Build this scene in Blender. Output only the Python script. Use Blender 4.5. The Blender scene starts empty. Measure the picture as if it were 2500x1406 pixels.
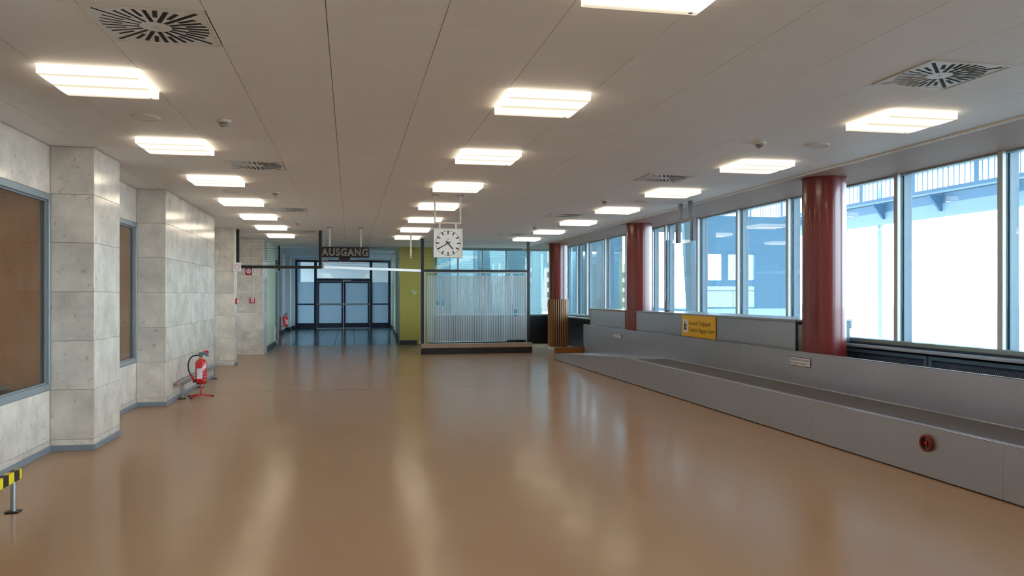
import bpy, bmesh, math, random
from mathutils import Vector, Matrix
random.seed(7)
S = bpy.context.scene
COL = S.collection
R = math.radians

# ------------------------------------------------------------------ camera
F_PX, EYE, H = 1950.0, 1.6, 3.12
cam_d = bpy.data.cameras.new('camera')
cam = bpy.data.objects.new('camera', cam_d); COL.objects.link(cam)
cam.location = (0, 0, EYE)
cam.rotation_euler = (R(90), 0, -math.atan((1250 - 855) / F_PX))
cam_d.sensor_width = 36.0
cam_d.lens = 36.0 * F_PX / 2500.0
cam_d.shift_y = 17.0 / 2500.0
cam_d.clip_end = 600
S.camera = cam
# ------------------------------------------------------------------ sky, exposure
SKY = 9.0
LAMP = 2.9
w = bpy.data.worlds.new('overcast_sky'); S.world = w; w.use_nodes = True
bg = w.node_tree.nodes['Background']
bg.inputs['Color'].default_value = (0.76, 0.88, 1.0, 1)
bg.inputs['Strength'].default_value = SKY
vs = S.view_settings
vs.view_transform = 'Standard'; vs.look = 'None'; vs.exposure = 1.02; vs.gamma = 1.0
vs.use_curve_mapping = False

# ------------------------------------------------------------------ materials
def lin(c):
    return tuple((v / 12.92 if v <= 0.04045 else ((v + 0.055) / 1.055) ** 2.4) for v in (x / 255.0 for x in c))
def newmat(name):
    m = bpy.data.materials.new(name); m.use_nodes = True
    nt = m.node_tree
    return m, nt, nt.nodes, nt.links, nt.nodes['Principled BSDF']
def plain(name, rgb, rough=0.5, metal=0.0, noise=0.06, scale=6.0, bump=0.0, bscale=60.0, spec=0.5, stretch=(1, 1, 1), coat=0.0, rvar=0.08):
    m, nt, N, L, P = newmat(name)
    c = lin(rgb)
    tc = N.new('ShaderNodeTexCoord'); mp = N.new('ShaderNodeMapping'); mp.inputs['Scale'].default_value = stretch
    L.new(tc.outputs['Object'], mp.inputs['Vector'])
    nz = N.new('ShaderNodeTexNoise'); nz.inputs['Scale'].default_value = scale; nz.inputs['Detail'].default_value = 5
    L.new(mp.outputs['Vector'], nz.inputs['Vector'])
    cr = N.new('ShaderNodeMix'); cr.data_type = 'RGBA'
    cr.inputs['A'].default_value = tuple(max(0, v * (1 - noise * 2)) for v in c) + (1,)
    cr.inputs['B'].default_value = tuple(min(1, v * (1 + noise * 2)) for v in c) + (1,)
    L.new(nz.outputs['Fac'], cr.inputs['Factor']); L.new(cr.outputs['Result'], P.inputs['Base Color'])
    mr = N.new('ShaderNodeMapRange'); mr.inputs['To Min'].default_value = max(0.02, rough - rvar); mr.inputs['To Max'].default_value = min(1, rough + rvar)
    L.new(nz.outputs['Fac'], mr.inputs['Value']); L.new(mr.outputs['Result'], P.inputs['Roughness'])
    P.inputs['Metallic'].default_value = metal
    P.inputs['Specular IOR Level'].default_value = spec
    P.inputs['Coat Weight'].default_value = coat
    if bump:
        n2 = N.new('ShaderNodeTexNoise'); n2.inputs['Scale'].default_value = bscale; n2.inputs['Detail'].default_value = 3
        L.new(mp.outputs['Vector'], n2.inputs['Vector'])
        b = N.new('ShaderNodeBump'); b.inputs['Strength'].default_value = bump; b.inputs['Distance'].default_value = 0.01
        L.new(n2.outputs['Fac'], b.inputs['Height']); L.new(b.outputs['Normal'], P.inputs['Normal'])
    return m
M = {}
def stone_mat(name, rgb, rough):
    m, nt, N, L, P = newmat(name)
    tc = N.new('ShaderNodeTexCoord')
    oi = N.new('ShaderNodeObjectInfo')
    ad = N.new('ShaderNodeVectorMath'); ad.operation = 'ADD'
    sc = N.new('ShaderNodeVectorMath'); sc.operation = 'SCALE'; sc.inputs['Scale'].default_value = 37.0
    cb = N.new('ShaderNodeCombineXYZ'); 
    for k in 'XYZ': L.new(oi.outputs['Random'], cb.inputs[k])
    L.new(cb.outputs['Vector'], sc.inputs[0]); L.new(tc.outputs['Object'], ad.inputs[0]); L.new(sc.outputs['Vector'], ad.inputs[1])
    n1 = N.new('ShaderNodeTexNoise'); n1.inputs['Scale'].default_value = 3.0; n1.inputs['Detail'].default_value = 8; n1.inputs['Roughness'].default_value = 0.62
    L.new(ad.outputs['Vector'], n1.inputs['Vector'])
    c = lin(rgb)
    r1 = N.new('ShaderNodeValToRGB'); e = r1.color_ramp.elements
    e[0].position = 0.28; e[0].color = tuple(v * 0.74 for v in c) + (1,)
    e[1].position = 0.74; e[1].color = tuple(min(1, v * 1.18) for v in c) + (1,)
    L.new(n1.outputs['Fac'], r1.inputs['Fac'])
    # pits and dark fossils
    n2 = N.new('ShaderNodeTexNoise'); n2.inputs['Scale'].default_value = 14.0; n2.inputs['Detail'].default_value = 6; n2.inputs['Distortion'].default_value = 0.6
    L.new(ad.outputs['Vector'], n2.inputs['Vector'])
    r2 = N.new('ShaderNodeValToRGB'); e = r2.color_ramp.elements
    e[0].position = 0.30; e[0].color = (0.42, 0.38, 0.34, 1); e[1].position = 0.37; e[1].color = (1, 1, 1, 1)
    L.new(n2.outputs['Fac'], r2.inputs['Fac'])
    n3 = N.new('ShaderNodeTexNoise'); n3.inputs['Scale'].default_value = 26.0; n3.inputs['Detail'].default_value = 4; n3.inputs['Distortion'].default_value = 1.0
    L.new(ad.outputs['Vector'], n3.inputs['Vector'])
    r3 = N.new('ShaderNodeValToRGB'); e = r3.color_ramp.elements
    e[0].position = 0.66; e[0].color = (0, 0, 0, 1); e[1].position = 0.74; e[1].color = (0.10, 0.10, 0.09, 1)
    L.new(n3.outputs['Fac'], r3.inputs['Fac'])
    mx = N.new('ShaderNodeMix'); mx.data_type = 'RGBA'; mx.blend_type = 'MULTIPLY'; mx.inputs['Factor'].default_value = 0.5
    L.new(r1.outputs['Color'], mx.inputs['A']); L.new(r2.outputs['Color'], mx.inputs['B'])
    m2 = N.new('ShaderNodeMix'); m2.data_type = 'RGBA'; m2.blend_type = 'ADD'; m2.inputs['Factor'].default_value = 1.0
    L.new(mx.outputs['Result'], m2.inputs['A']); L.new(r3.outputs['Color'], m2.inputs['B'])
    hs = N.new('ShaderNodeHueSaturation')
    mr = N.new('ShaderNodeMapRange'); mr.inputs['To Min'].default_value = 0.93; mr.inputs['To Max'].default_value = 1.07
    L.new(oi.outputs['Random'], mr.inputs['Value']); L.new(mr.outputs['Result'], hs.inputs['Value'])
    L.new(m2.outputs['Result'], hs.inputs['Color']); L.new(hs.outputs['Color'], P.inputs['Base Color'])
    P.inputs['Roughness'].default_value = rough
    b = N.new('ShaderNodeBump'); b.inputs['Strength'].default_value = 0.12; b.inputs['Distance'].default_value = 0.004
    L.new(r2.outputs['Color'], b.inputs['Height']); L.new(b.outputs['Normal'], P.inputs['Normal'])
    return m
M['stone'] = stone_mat('polished_limestone', (220, 209, 197), 0.16)
M['stone_core'] = plain('joint_mortar', (96, 90, 82), 0.9)

def floor_mat():
    m, nt, N, L, P = newmat('waxed_linoleum')
    tc = N.new('ShaderNodeTexCoord'); mp = N.new('ShaderNodeMapping'); mp.inputs['Scale'].default_value = (1, 0.45, 1)
    L.new(tc.outputs['Object'], mp.inputs['Vector'])
    n1 = N.new('ShaderNodeTexNoise'); n1.inputs['Scale'].default_value = 1.3; n1.inputs['Detail'].default_value = 9; n1.inputs['Roughness'].default_value = 0.65
    L.new(mp.outputs['Vector'], n1.inputs['Vector'])
    n2 = N.new('ShaderNodeTexNoise'); n2.inputs['Scale'].default_value = 90; n2.inputs['Detail'].default_value = 4
    L.new(mp.outputs['Vector'], n2.inputs['Vector'])
    r = N.new('ShaderNodeValToRGB'); e = r.color_ramp.elements
    c = lin((180, 147, 118))
    e[0].position = 0.25; e[0].color = tuple(v * 0.95 for v in c) + (1,)
    e[1].position = 0.75; e[1].color = tuple(v * 1.05 for v in c) + (1,)
    L.new(n1.outputs['Fac'], r.inputs['Fac'])
    mx = N.new('ShaderNodeMix'); mx.data_type = 'RGBA'; mx.blend_type = 'OVERLAY'; mx.inputs['Factor'].default_value = 0.10
    L.new(r.outputs['Color'], mx.inputs['A']); L.new(n2.outputs['Fac'], mx.inputs['B'])
    N.remove(P); out = N['Material Output']
    n4 = N.new('ShaderNodeTexNoise'); n4.inputs['Scale'].default_value = 2.2; n4.inputs['Detail'].default_value = 3
    L.new(mp.outputs['Vector'], n4.inputs['Vector'])
    b = N.new('ShaderNodeBump'); b.inputs['Strength'].default_value = 0.05; b.inputs['Distance'].default_value = 0.03
    L.new(n4.outputs['Fac'], b.inputs['Height'])
    df = N.new('ShaderNodeBsdfDiffuse'); L.new(mx.outputs['Result'], df.inputs['Color'])
    gl = N.new('ShaderNodeBsdfGlossy'); L.new(b.outputs['Normal'], gl.inputs['Normal'])
    mr = N.new('ShaderNodeMapRange'); mr.inputs['From Min'].default_value = 0.3; mr.inputs['From Max'].default_value = 0.7
    mr.inputs['To Min'].default_value = 0.14; mr.inputs['To Max'].default_value = 0.20
    L.new(n4.outputs['Fac'], mr.inputs['Value']); L.new(mr.outputs['Result'], gl.inputs['Roughness'])
    # worn wax: reflectance climbs only at grazing angles
    ge = N.new('ShaderNodeNewGeometry'); dt = N.new('ShaderNodeVectorMath'); dt.operation = 'DOT_PRODUCT'
    L.new(ge.outputs['Incoming'], dt.inputs[0]); L.new(ge.outputs['Normal'], dt.inputs[1])
    om = N.new('ShaderNodeMath'); om.operation = 'SUBTRACT'; om.inputs[0].default_value = 1.0; om.use_clamp = True; L.new(dt.outputs['Value'], om.inputs[1])
    pw = N.new('ShaderNodeMath'); pw.operation = 'POWER'; pw.inputs[1].default_value = 7.0; L.new(om.outputs['Value'], pw.inputs[0])
    fr = N.new('ShaderNodeMath'); fr.operation = 'MULTIPLY_ADD'; fr.inputs[1].default_value = 0.75; fr.inputs[2].default_value = 0.05; L.new(pw.outputs['Value'], fr.inputs[0])
    mx2 = N.new('ShaderNodeMixShader'); L.new(fr.outputs['Value'], mx2.inputs['Fac']); L.new(df.outputs['BSDF'], mx2.inputs[1]); L.new(gl.outputs['BSDF'], mx2.inputs[2])
    L.new(mx2.outputs['Shader'], out.inputs['Surface'])
    return m
M['floor'] = floor_mat()
def thin_glass(name, tint, ior=1.5, rough=0.0):
    m, nt, N, L, P = newmat(name); N.remove(P)
    out = N['Material Output']
    t = N.new('ShaderNodeBsdfTransparent'); t.inputs['Color'].default_value = tint + (1,)
    g = N.new('ShaderNodeBsdfGlossy'); g.inputs['Roughness'].default_value = rough
    nz = N.new('ShaderNodeTexNoise'); nz.inputs['Scale'].default_value = 1.2
    bp = N.new('ShaderNodeBump'); bp.inputs['Strength'].default_value = 0.02; bp.inputs['Distance'].default_value = 0.02
    L.new(nz.outputs['Fac'], bp.inputs['Height']); L.new(bp.outputs['Normal'], g.inputs['Normal'])
    # Schlick reflectance, the same from both faces of the sheet
    ge = N.new('ShaderNodeNewGeometry'); dt = N.new('ShaderNodeVectorMath'); dt.operation = 'DOT_PRODUCT'
    L.new(ge.outputs['Incoming'], dt.inputs[0]); L.new(ge.outputs['Normal'], dt.inputs[1])
    ab = N.new('ShaderNodeMath'); ab.operation = 'ABSOLUTE'; L.new(dt.outputs['Value'], ab.inputs[0])
    om = N.new('ShaderNodeMath'); om.operation = 'SUBTRACT'; om.inputs[0].default_value = 1.0; L.new(ab.outputs['Value'], om.inputs[1])
    pw = N.new('ShaderNodeMath'); pw.operation = 'POWER'; pw.inputs[1].default_value = 5.0; L.new(om.outputs['Value'], pw.inputs[0])
    fr = N.new('ShaderNodeMath'); fr.operation = 'MULTIPLY_ADD'; fr.inputs[1].default_value = 0.96; fr.inputs[2].default_value = 0.04; L.new(pw.outputs['Value'], fr.inputs[0])
    mx = N.new('ShaderNodeMixShader'); L.new(fr.outputs['Value'], mx.inputs['Fac'])
    L.new(t.outputs['BSDF'], mx.inputs[1]); L.new(g.outputs['BSDF'], mx.inputs[2]); L.new(mx.outputs['Shader'], out.inputs['Surface'])
    return m
M['glass'] = thin_glass('window_glass', (0.90, 0.97, 0.98))
M['glass_teal'] = thin_glass('tinted_glass', (0.76, 0.87, 0.89))
M['glass_dark'] = thin_glass('booth_glass', (0.85, 0.85, 0.82))
def frosted(name, rgb, clear):
    m, nt, N, L, P = newmat(name); N.remove(P)
    out = N['Material Output']
    t = N.new('ShaderNodeBsdfTranslucent'); t.inputs['Color'].default_value = lin(rgb) + (1,)
    d = N.new('ShaderNodeBsdfPrincipled'); d.inputs['Base Color'].default_value = lin(rgb) + (1,); d.inputs['Roughness'].default_value = 0.35
    nz = N.new('ShaderNodeTexNoise'); nz.inputs['Scale'].default_value = 25.0
    mr = N.new('ShaderNodeMapRange'); mr.inputs['To Min'].default_value = 0.25; mr.inputs['To Max'].default_value = 0.5
    L.new(nz.outputs['Fac'], mr.inputs['Value']); L.new(mr.outputs['Result'], d.inputs['Roughness'])
    a = N.new('ShaderNodeMixShader'); a.inputs['Fac'].default_value = 0.45
    L.new(t.outputs['BSDF'], a.inputs[1]); L.new(d.outputs['BSDF'], a.inputs[2])
    tr = N.new('ShaderNodeBsdfTransparent')
    b = N.new('ShaderNodeMixShader'); b.inputs['Fac'].default_value = clear
    L.new(a.outputs['Shader'], b.inputs[1]); L.new(tr.outputs['BSDF'], b.inputs[2]); L.new(b.outputs['Shader'], out.inputs['Surface'])
    return m
M['frost'] = frosted('frosted_film', (222, 228, 234), 0.05)
M['frost_door'] = frosted('frosted_door_glass', (190, 212, 224), 0.10)
def lamp_mat():
    m, nt, N, L, P = newmat('lit_diffuser'); N.remove(P)
    out = N['Material Output']
    tc = N.new('ShaderNodeTexCoord'); sp = N.new('ShaderNodeSeparateXYZ'); L.new(tc.outputs['Object'], sp.inputs['Vector'])
    # two fluorescent tubes shine through the diffuser, running across the fitting
    mu = N.new('ShaderNodeMath'); mu.operation = 'MULTIPLY'; mu.inputs[1].default_value = 2 * math.pi / 0.29
    L.new(sp.outputs['Y'], mu.inputs[0])
    co = N.new('ShaderNodeMath'); co.operation = 'COSINE'; L.new(mu.outputs['Value'], co.inputs[0])
    mr = N.new('ShaderNodeMapRange'); mr.inputs['From Min'].default_value = 1; mr.inputs['From Max'].default_value = -1
    mr.inputs['To Min'].default_value = 0.0; mr.inputs['To Max'].default_value = 1.0
    L.new(co.outputs['Value'], mr.inputs['Value'])
    pw = N.new('ShaderNodeMath'); pw.operation = 'POWER'; pw.inputs[1].default_value = 1.6; L.new(mr.outputs['Result'], pw.inputs[0])
    md = N.new('ShaderNodeMath'); md.operation = 'MULTIPLY_ADD'; md.inputs[1].default_value = 1.9 * LAMP; md.inputs[2].default_value = 0.15 * LAMP
    L.new(pw.outputs['Value'], md.inputs[0])
    # the rim of the diffuser glows evenly
    ge = N.new('ShaderNodeNewGeometry'); sn = N.new('ShaderNodeSeparateXYZ'); L.new(ge.outputs['Normal'], sn.inputs['Vector'])
    dn = N.new('ShaderNodeMath'); dn.operation = 'LESS_THAN'; dn.inputs[1].default_value = -0.6; L.new(sn.outputs['Z'], dn.inputs[0])
    mr = N.new('ShaderNodeMix'); mr.inputs['A'].default_value = 0.55 * LAMP
    L.new(dn.outputs['Value'], mr.inputs['Factor']); L.new(md.outputs['Value'], mr.inputs['B'])
    em = N.new('ShaderNodeEmission'); em.inputs['Color'].default_value = (1.0, 0.86, 0.64, 1)
    L.new(mr.outputs['Result'], em.inputs['Strength']); L.new(em.outputs['Emission'], out.inputs['Surface'])
    return m
M['lamp'] = lamp_mat()
M['ceil'] = plain('ceiling_board', (236, 233, 231), 0.6, noise=0.02, scale=2.0)
M['ceil_dark'] = plain('ceiling_void', (60, 54, 50), 0.9)
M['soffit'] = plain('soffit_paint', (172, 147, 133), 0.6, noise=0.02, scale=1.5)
M['white'] = plain('white_paint', (226, 226, 224), 0.4, noise=0.02)
M['cream'] = plain('cream_plastic', (214, 206, 194), 0.4, noise=0.02)
M['black'] = plain('black_paint', (20, 18, 19), 0.4, noise=0.1)
M['slot'] = plain('vent_slot', (10, 10, 11), 0.7)
M['dark_frame'] = plain('dark_steel_frame', (22, 30, 40), 0.35, noise=0.08)
M['navy'] = plain('navy_frame', (18, 40, 66), 0.4, noise=0.08)
M['blue_frame'] = plain('blue_grey_frame', (92, 122, 144), 0.4, noise=0.06)
M['alu'] = plain('anodised_aluminium', (176, 180, 184), 0.32, metal=0.85, noise=0.05, scale=20, stretch=(1, 0.1, 1))
M['alu_soft'] = plain('matt_aluminium', (150, 158, 162), 0.45, metal=0.5, noise=0.05, scale=12)
M['steel'] = plain('brushed_steel_sheet', (176, 180, 191), 0.34, metal=0.6, noise=0.035, scale=2.2, stretch=(1, 0.7, 1.4), rvar=0.03)
M['steel2'] = plain('worn_steel_sheet', (178, 181, 194), 0.30, metal=0.65, noise=0.035, scale=1.7, stretch=(1, 0.8, 1.2), rvar=0.03)
M['belt'] = plain('rubber_belt', (104, 98, 98), 0.55, noise=0.06, scale=3)
M['red_col'] = plain('oxblood_gloss_paint', (116, 30, 28), 0.24, noise=0.04, scale=1, coat=0.2, rvar=0.01)
M['slat_wood'] = plain('varnished_slats', (176, 122, 74), 0.3, noise=0.15, scale=5, stretch=(6, 6, 0.4))
M['wood'] = plain('oak_veneer', (204, 130, 46), 0.35, noise=0.12, scale=4, stretch=(5, 5, 0.35))
M['wood_edge'] = plain('oak_edging', (138, 100, 44), 0.4, noise=0.12, scale=8)
M['wood_dark'] = plain('walnut_panel', (96, 58, 26), 0.4, noise=0.12, scale=4)
M['orange_board'] = plain('orange_stained_board', (140, 82, 20), 0.5, noise=0.12, scale=5)
M['beige'] = plain('beige_board', (170, 148, 124), 0.6)
M['olive'] = plain('olive_wall_paint', (188, 174, 88), 0.28, noise=0.015, scale=1.2, rvar=0.02)
M['olive_bright'] = plain('yellow_wall_paint', (214, 180, 70), 0.4, noise=0.05, scale=1.2)
M['palegreen'] = plain('pale_green_paint', (206, 214, 186), 0.45, noise=0.03)
M['plaster'] = plain('white_plaster', (214, 218, 220), 0.6, noise=0.02)
M['teal_door'] = plain('teal_door_paint', (96, 132, 140), 0.4)
M['base_grey'] = plain('grey_skirting', (128, 136, 144), 0.4, noise=0.05)
M['base_dark'] = plain('dark_skirting', (40, 46, 52), 0.4)
M['slate'] = plain('slate_tile', (88, 106, 112), 0.16, noise=0.10, scale=3)
M['grout'] = plain('slate_grout', (24, 30, 34), 0.8)
M['red'] = plain('red_enamel', (200, 16, 18), 0.25, noise=0.03, coat=0.4)
M['red_dull'] = plain('red_wheel_paint', (120, 40, 26), 0.45, noise=0.12, scale=30)
M['label'] = plain('printed_label', (226, 222, 228), 0.5)
M['ink'] = plain('black_ink', (22, 22, 26), 0.5)
M['rubber'] = plain('black_rubber', (24, 27, 32), 0.5)
M['brass'] = plain('brass', (190, 140, 60), 0.3, metal=0.9)
M['yellow'] = plain('yellow_sign_enamel', (236, 184, 4), 0.35, noise=0.02)
M['tape_yellow'] = plain('hazard_yellow', (240, 214, 10), 0.4)
M['tube'] = plain('neon_tube_glass', (206, 196, 182), 0.2, noise=0.03)
M['hatch_grey'] = plain('bracket_grey', (96, 104, 116), 0.4, noise=0.08)
M['pink'] = plain('faded_pink', (214, 180, 190), 0.5)
M['signred'] = plain('sign_red', (170, 30, 24), 0.4)
M['wire'] = plain('tension_wire', (66, 70, 66), 0.4, metal=0.6)
M['rad_blue'] = plain('radiator_blue', (26, 66, 108), 0.45, noise=0.08)
M['ledge'] = plain('window_ledge_paint', (176, 190, 204), 0.3, noise=0.04)
M['sillgreen'] = plain('sill_paint', (150, 172, 172), 0.4, noise=0.05)
M['concrete'] = plain('apron_concrete', (118, 118, 117), 0.8, noise=0.04, scale=0.3)
M['ext_blue'] = plain('canopy_steel', (84, 122, 150), 0.5, noise=0.08, scale=0.6)
M['ext_pale'] = plain('canopy_panel', (132, 158, 176), 0.5, noise=0.04, scale=0.6)
M['ext_teal'] = plain('strut_steel', (34, 64, 74), 0.45, noise=0.08, scale=1)
M['ext_dark'] = plain('cabin_steel', (48, 92, 116), 0.45, noise=0.08, scale=1)
M['ext_white'] = plain('cabin_panel', (150, 176, 192), 0.5, noise=0.04)
M['ext_beige'] = plain('rendered_facade', (100, 90, 83), 0.8, noise=0.05, scale=0.4)
M['link_teal'] = plain('link_panel_teal', (52, 80, 86), 0.3, noise=0.05, scale=1)
M['link_pale'] = plain('link_panel_pale', (88, 112, 116), 0.3, noise=0.05, scale=1)
M['mullion_grey'] = plain('mullion_paint', (196, 202, 206), 0.35, noise=0.03)
M['fin_teal'] = plain('fin_paint', (54, 88, 106), 0.4, noise=0.05)
M['far_pane'] = plain('far_window_pane', (26, 40, 46), 0.7, noise=0.05, spec=0.1)
M['paper'] = plain('paper', (206, 208, 200), 0.7)

# ------------------------------------------------------------------ mesh helpers
class MB:
    def __init__(s): s.v = []; s.f = []
    def add(s, vs, fs):
        n = len(s.v); s.v += [tuple(v) for v in vs]; s.f += [tuple(i + n for i in f) for f in fs]; return s
    def box(s, x0, x1, y0, y1, z0, z1):
        v = [(x, y, z) for z in (z0, z1) for y in (y0, y1) for x in (x0, x1)]
        return s.add(v, [(0, 2, 3, 1), (4, 5, 7, 6), (0, 1, 5, 4), (2, 6, 7, 3), (0, 4, 6, 2), (1, 3, 7, 5)])
    def rbox(s, x0, x1, y0, y1, z0, z1, b=0.004, seg=1):
        bm = bmesh.new()
        t = MB().box(x0, x1, y0, y1, z0, z1)
        vv = [bm.verts.new(p) for p in t.v]
        for f in t.f: bm.faces.new([vv[i] for i in f])
        bmesh.ops.bevel(bm, geom=list(bm.edges), offset=b, segments=seg, affect='EDGES', profile=0.5)
        bm.verts.index_update()
        s.add([v.co[:] for v in bm.verts], [[v.index for v in f.verts] for f in bm.faces]); bm.free(); return s
    def prism(s, pts, axis, a, b):
        # pts: 2D outline, extruded along axis ('x','y','z') from a to b
        def p3(p, t):
            return {'x': (t, p[0], p[1]), 'y': (p[0], t, p[1]), 'z': (p[0], p[1], t)}[axis]
        n = len(pts)
        v = [p3(p, a) for p in pts] + [p3(p, b) for p in pts]
        f = [tuple(range(n))[::-1], tuple(range(n, 2 * n))] + [(i, (i + 1) % n, n + (i + 1) % n, n + i) for i in range(n)]
        return s.add(v, f)
    def tube(s, pts, r, n=10, caps=True):
        pts = [Vector(p) for p in pts]
        rs = r if isinstance(r, (list, tuple)) else [r] * len(pts)
        rings = []
        up = None
        for i, p in enumerate(pts):
            d = (pts[min(i + 1, len(pts) - 1)] - pts[max(i - 1, 0)]).normalized()
            if up is None:
                up = Vector((0, 0, 1)) if abs(d.z) < 0.9 else Vector((1, 0, 0))
            a = d.cross(up).normalized(); bb = a.cross(d).normalized(); up = bb
            rings.append([p + (a * math.cos(2 * math.pi * k / n) + bb * math.sin(2 * math.pi * k / n)) * rs[i] for k in range(n)])
        v = [q for rr in rings for q in rr]
        f = [(i * n + k, i * n + (k + 1) % n, (i + 1) * n + (k + 1) % n, (i + 1) * n + k) for i in range(len(pts) - 1) for k in range(n)]
        if caps: f += [tuple(range(n))[::-1], tuple(range((len(pts) - 1) * n, len(pts) * n))]
        return s.add(v, f)
    def lathe(s, prof, c=(0, 0, 0), n=32, axis='z'):
        # prof: list of (radius, height)
        v = []
        for r, h in prof:
            for k in range(n):
                a = 2 * math.pi * k / n
                x, y = r * math.cos(a), r * math.sin(a)
                p = {'z': (x, y, h), 'y': (x, h, y), 'x': (h, x, y)}[axis]
                v.append((p[0] + c[0], p[1] + c[1], p[2] + c[2]))
        m = len(prof)
        f = [(i * n + k, i * n + (k + 1) % n, (i + 1) * n + (k + 1) % n, (i + 1) * n + k) for i in range(m - 1) for k in range(n)]
        f += [tuple(range(n))[::-1], tuple(range((m - 1) * n, m * n))]
        return s.add(v, f)
    def mesh(s, name, mat, smooth=False):
        me = bpy.data.meshes.new(name); me.from_pydata(s.v, [], s.f)
        bm = bmesh.new(); bm.from_mesh(me); bmesh.ops.recalc_face_normals(bm, faces=list(bm.faces)); bm.to_mesh(me); bm.free()
        me.materials.append(M[mat])
        if smooth:
            for p in me.polygons: p.use_smooth = True
            try: me.set_sharp_from_angle(angle=R(35))
            except Exception: pass
        me.update(); return me
def link(name, me, parent=None, loc=None):
    o = bpy.data.objects.new(name, me); COL.objects.link(o)
    if parent: o.parent = parent
    if loc: o.location = loc
    return o
def part(name, mb, mat, parent=None, smooth=False, loc=None, label=None, stuff=False):
    o = link(name, mb.mesh(name, mat, smooth), parent, loc)
    if label: o['label'] = label
    if stuff: o['kind'] = 'stuff'
    return o
def thing(name, label, cat, loc=(0, 0, 0), group=None, rotz=0):
    o = bpy.data.objects.new(name, None); COL.objects.link(o); o.location = loc; o.rotation_euler = (0, 0, rotz)
    o.empty_display_size = 0.1
    return tag(o, label, cat, group)
def tag(o, label, cat, group=None):
    o['label'] = label; o['category'] = cat
    if group: o['group'] = group
    return o
def struct(name, mb, mat, parent=None, label=None):
    o = part(name, mb, mat, parent)
    if not parent: o['kind'] = 'structure'
    if label: o['label'] = label
    return o
def copy_tree(o, loc, label=None, group=None):
    c = o.copy(); COL.objects.link(c); c.location = loc
    if label: c['label'] = label
    if group: c['group'] = group
    for ch in o.children:
        d = ch.copy(); COL.objects.link(d); d.parent = c
        for g in ch.children:
            e = g.copy(); COL.objects.link(e); e.parent = d
    return c
def text_mesh(body, size, mat, outline=0.0, extrude=0.0, align='LEFT', squeeze=1.0, spacing=1.0):
    cu = bpy.data.curves.new('lettering', 'FONT'); cu.body = body; cu.size = size; cu.align_x = align; cu.space_character = spacing
    if outline: cu.fill_mode = 'NONE'; cu.bevel_depth = outline; cu.bevel_resolution = 1; cu.resolution_u = 4
    else: cu.extrude = extrude; cu.resolution_u = 3
    o = bpy.data.objects.new('tmp', cu); COL.objects.link(o)
    dg = bpy.context.evaluated_depsgraph_get()
    me = bpy.data.meshes.new_from_object(o.evaluated_get(dg))
    bpy.data.objects.remove(o); bpy.data.curves.remove(cu)
    for v in me.vertices: v.co.x *= squeeze
    me.materials.clear(); me.materials.append(M[mat]); me.name = 'lettering'
    return me
ORD = ['first', 'second', 'third', 'fourth', 'fifth', 'sixth', 'seventh', 'eighth', 'ninth', 'tenth', 'eleventh', 'twelfth']

# ================================================================== STRUCTURE
WX = 6.76           # right-hand glazing plane
YB, YE = -5.5, 25.9  # back and end of the hall
struct('floor', MB().box(-3.3, 7.0, YB, 26.0, -0.2, 0.0), 'floor')
# thin welded joint across the linoleum
j = MB().box(-2.5, 4.95, 13.78, 13.79, 0.0, 0.0006)
struct('trim_1', j, 'wood_dark')

# ---- ceiling grid
GX, GY, X0, Y0 = 0.6345, 0.6185, -2.03, 5.76
lamp_cells, vent_cells = set(), set()
for m_ in range(-4, 7):
    for k in (0, 5, 10): lamp_cells.add((k, 4 * m_))
for j_ in (-2, 6, 14, 22):
    for k in (1, 9): vent_cells.add((k, j_))
ceil = struct('ceiling', MB().box(-3.3, 7.0, YB, 26.0, 3.145, 3.35), 'ceil_dark')
tile_me = MB().box(-GX / 2 + .002, GX / 2 - .002, -GY / 2 + .0011, GY / 2 - .0011, 0, 0.018).mesh('ceiling_panel', 'ceil')
cells = []
for k in range(-1, 12):
    for jj in range(-18, 33):
        if (k, jj) in lamp_cells or (k, jj) in vent_cells: continue
        cx, cy = X0 + (k + .5) * GX, Y0 + (jj + .5) * GY
        if cy + GY / 2 > YE: continue
        d = cx * math.sin(0.19986) + cy * math.cos(0.19986)
        u = (cx * math.cos(0.19986) - cy * math.sin(0.19986)) / d if d > 0.5 else 9
        vis = d > 3.5 and abs(u) < 0.68
        cells.append((0 if vis else 1, d, cx, cy))
cells.sort()
rest = MB()
for i, (a, d, cx, cy) in enumerate(cells):
    if i < 300 and a == 0:
        link('ceiling_panel', tile_me, ceil, (cx, cy, H))
    else:
        rest.box(cx - GX / 2 + .0028, cx + GX / 2 - .0028, cy - GY / 2 + .0011, cy + GY / 2 - .0011, H, H + .018)
part('ceiling_panel_field', rest, 'ceil', ceil, stuff=True)
part('edge_strip', MB().box(-3.03, X0 - GX - .003, YB, YE, H, H + .018), 'ceil', ceil)
struct('trim_2', MB().box(5.586, 5.602, YB, YE, 3.098, 3.14), 'white')
part('window_soffit', MB().box(5.606, WX + .1, YB, YE, 3.112, 3.14), 'soffit', ceil)

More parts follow.
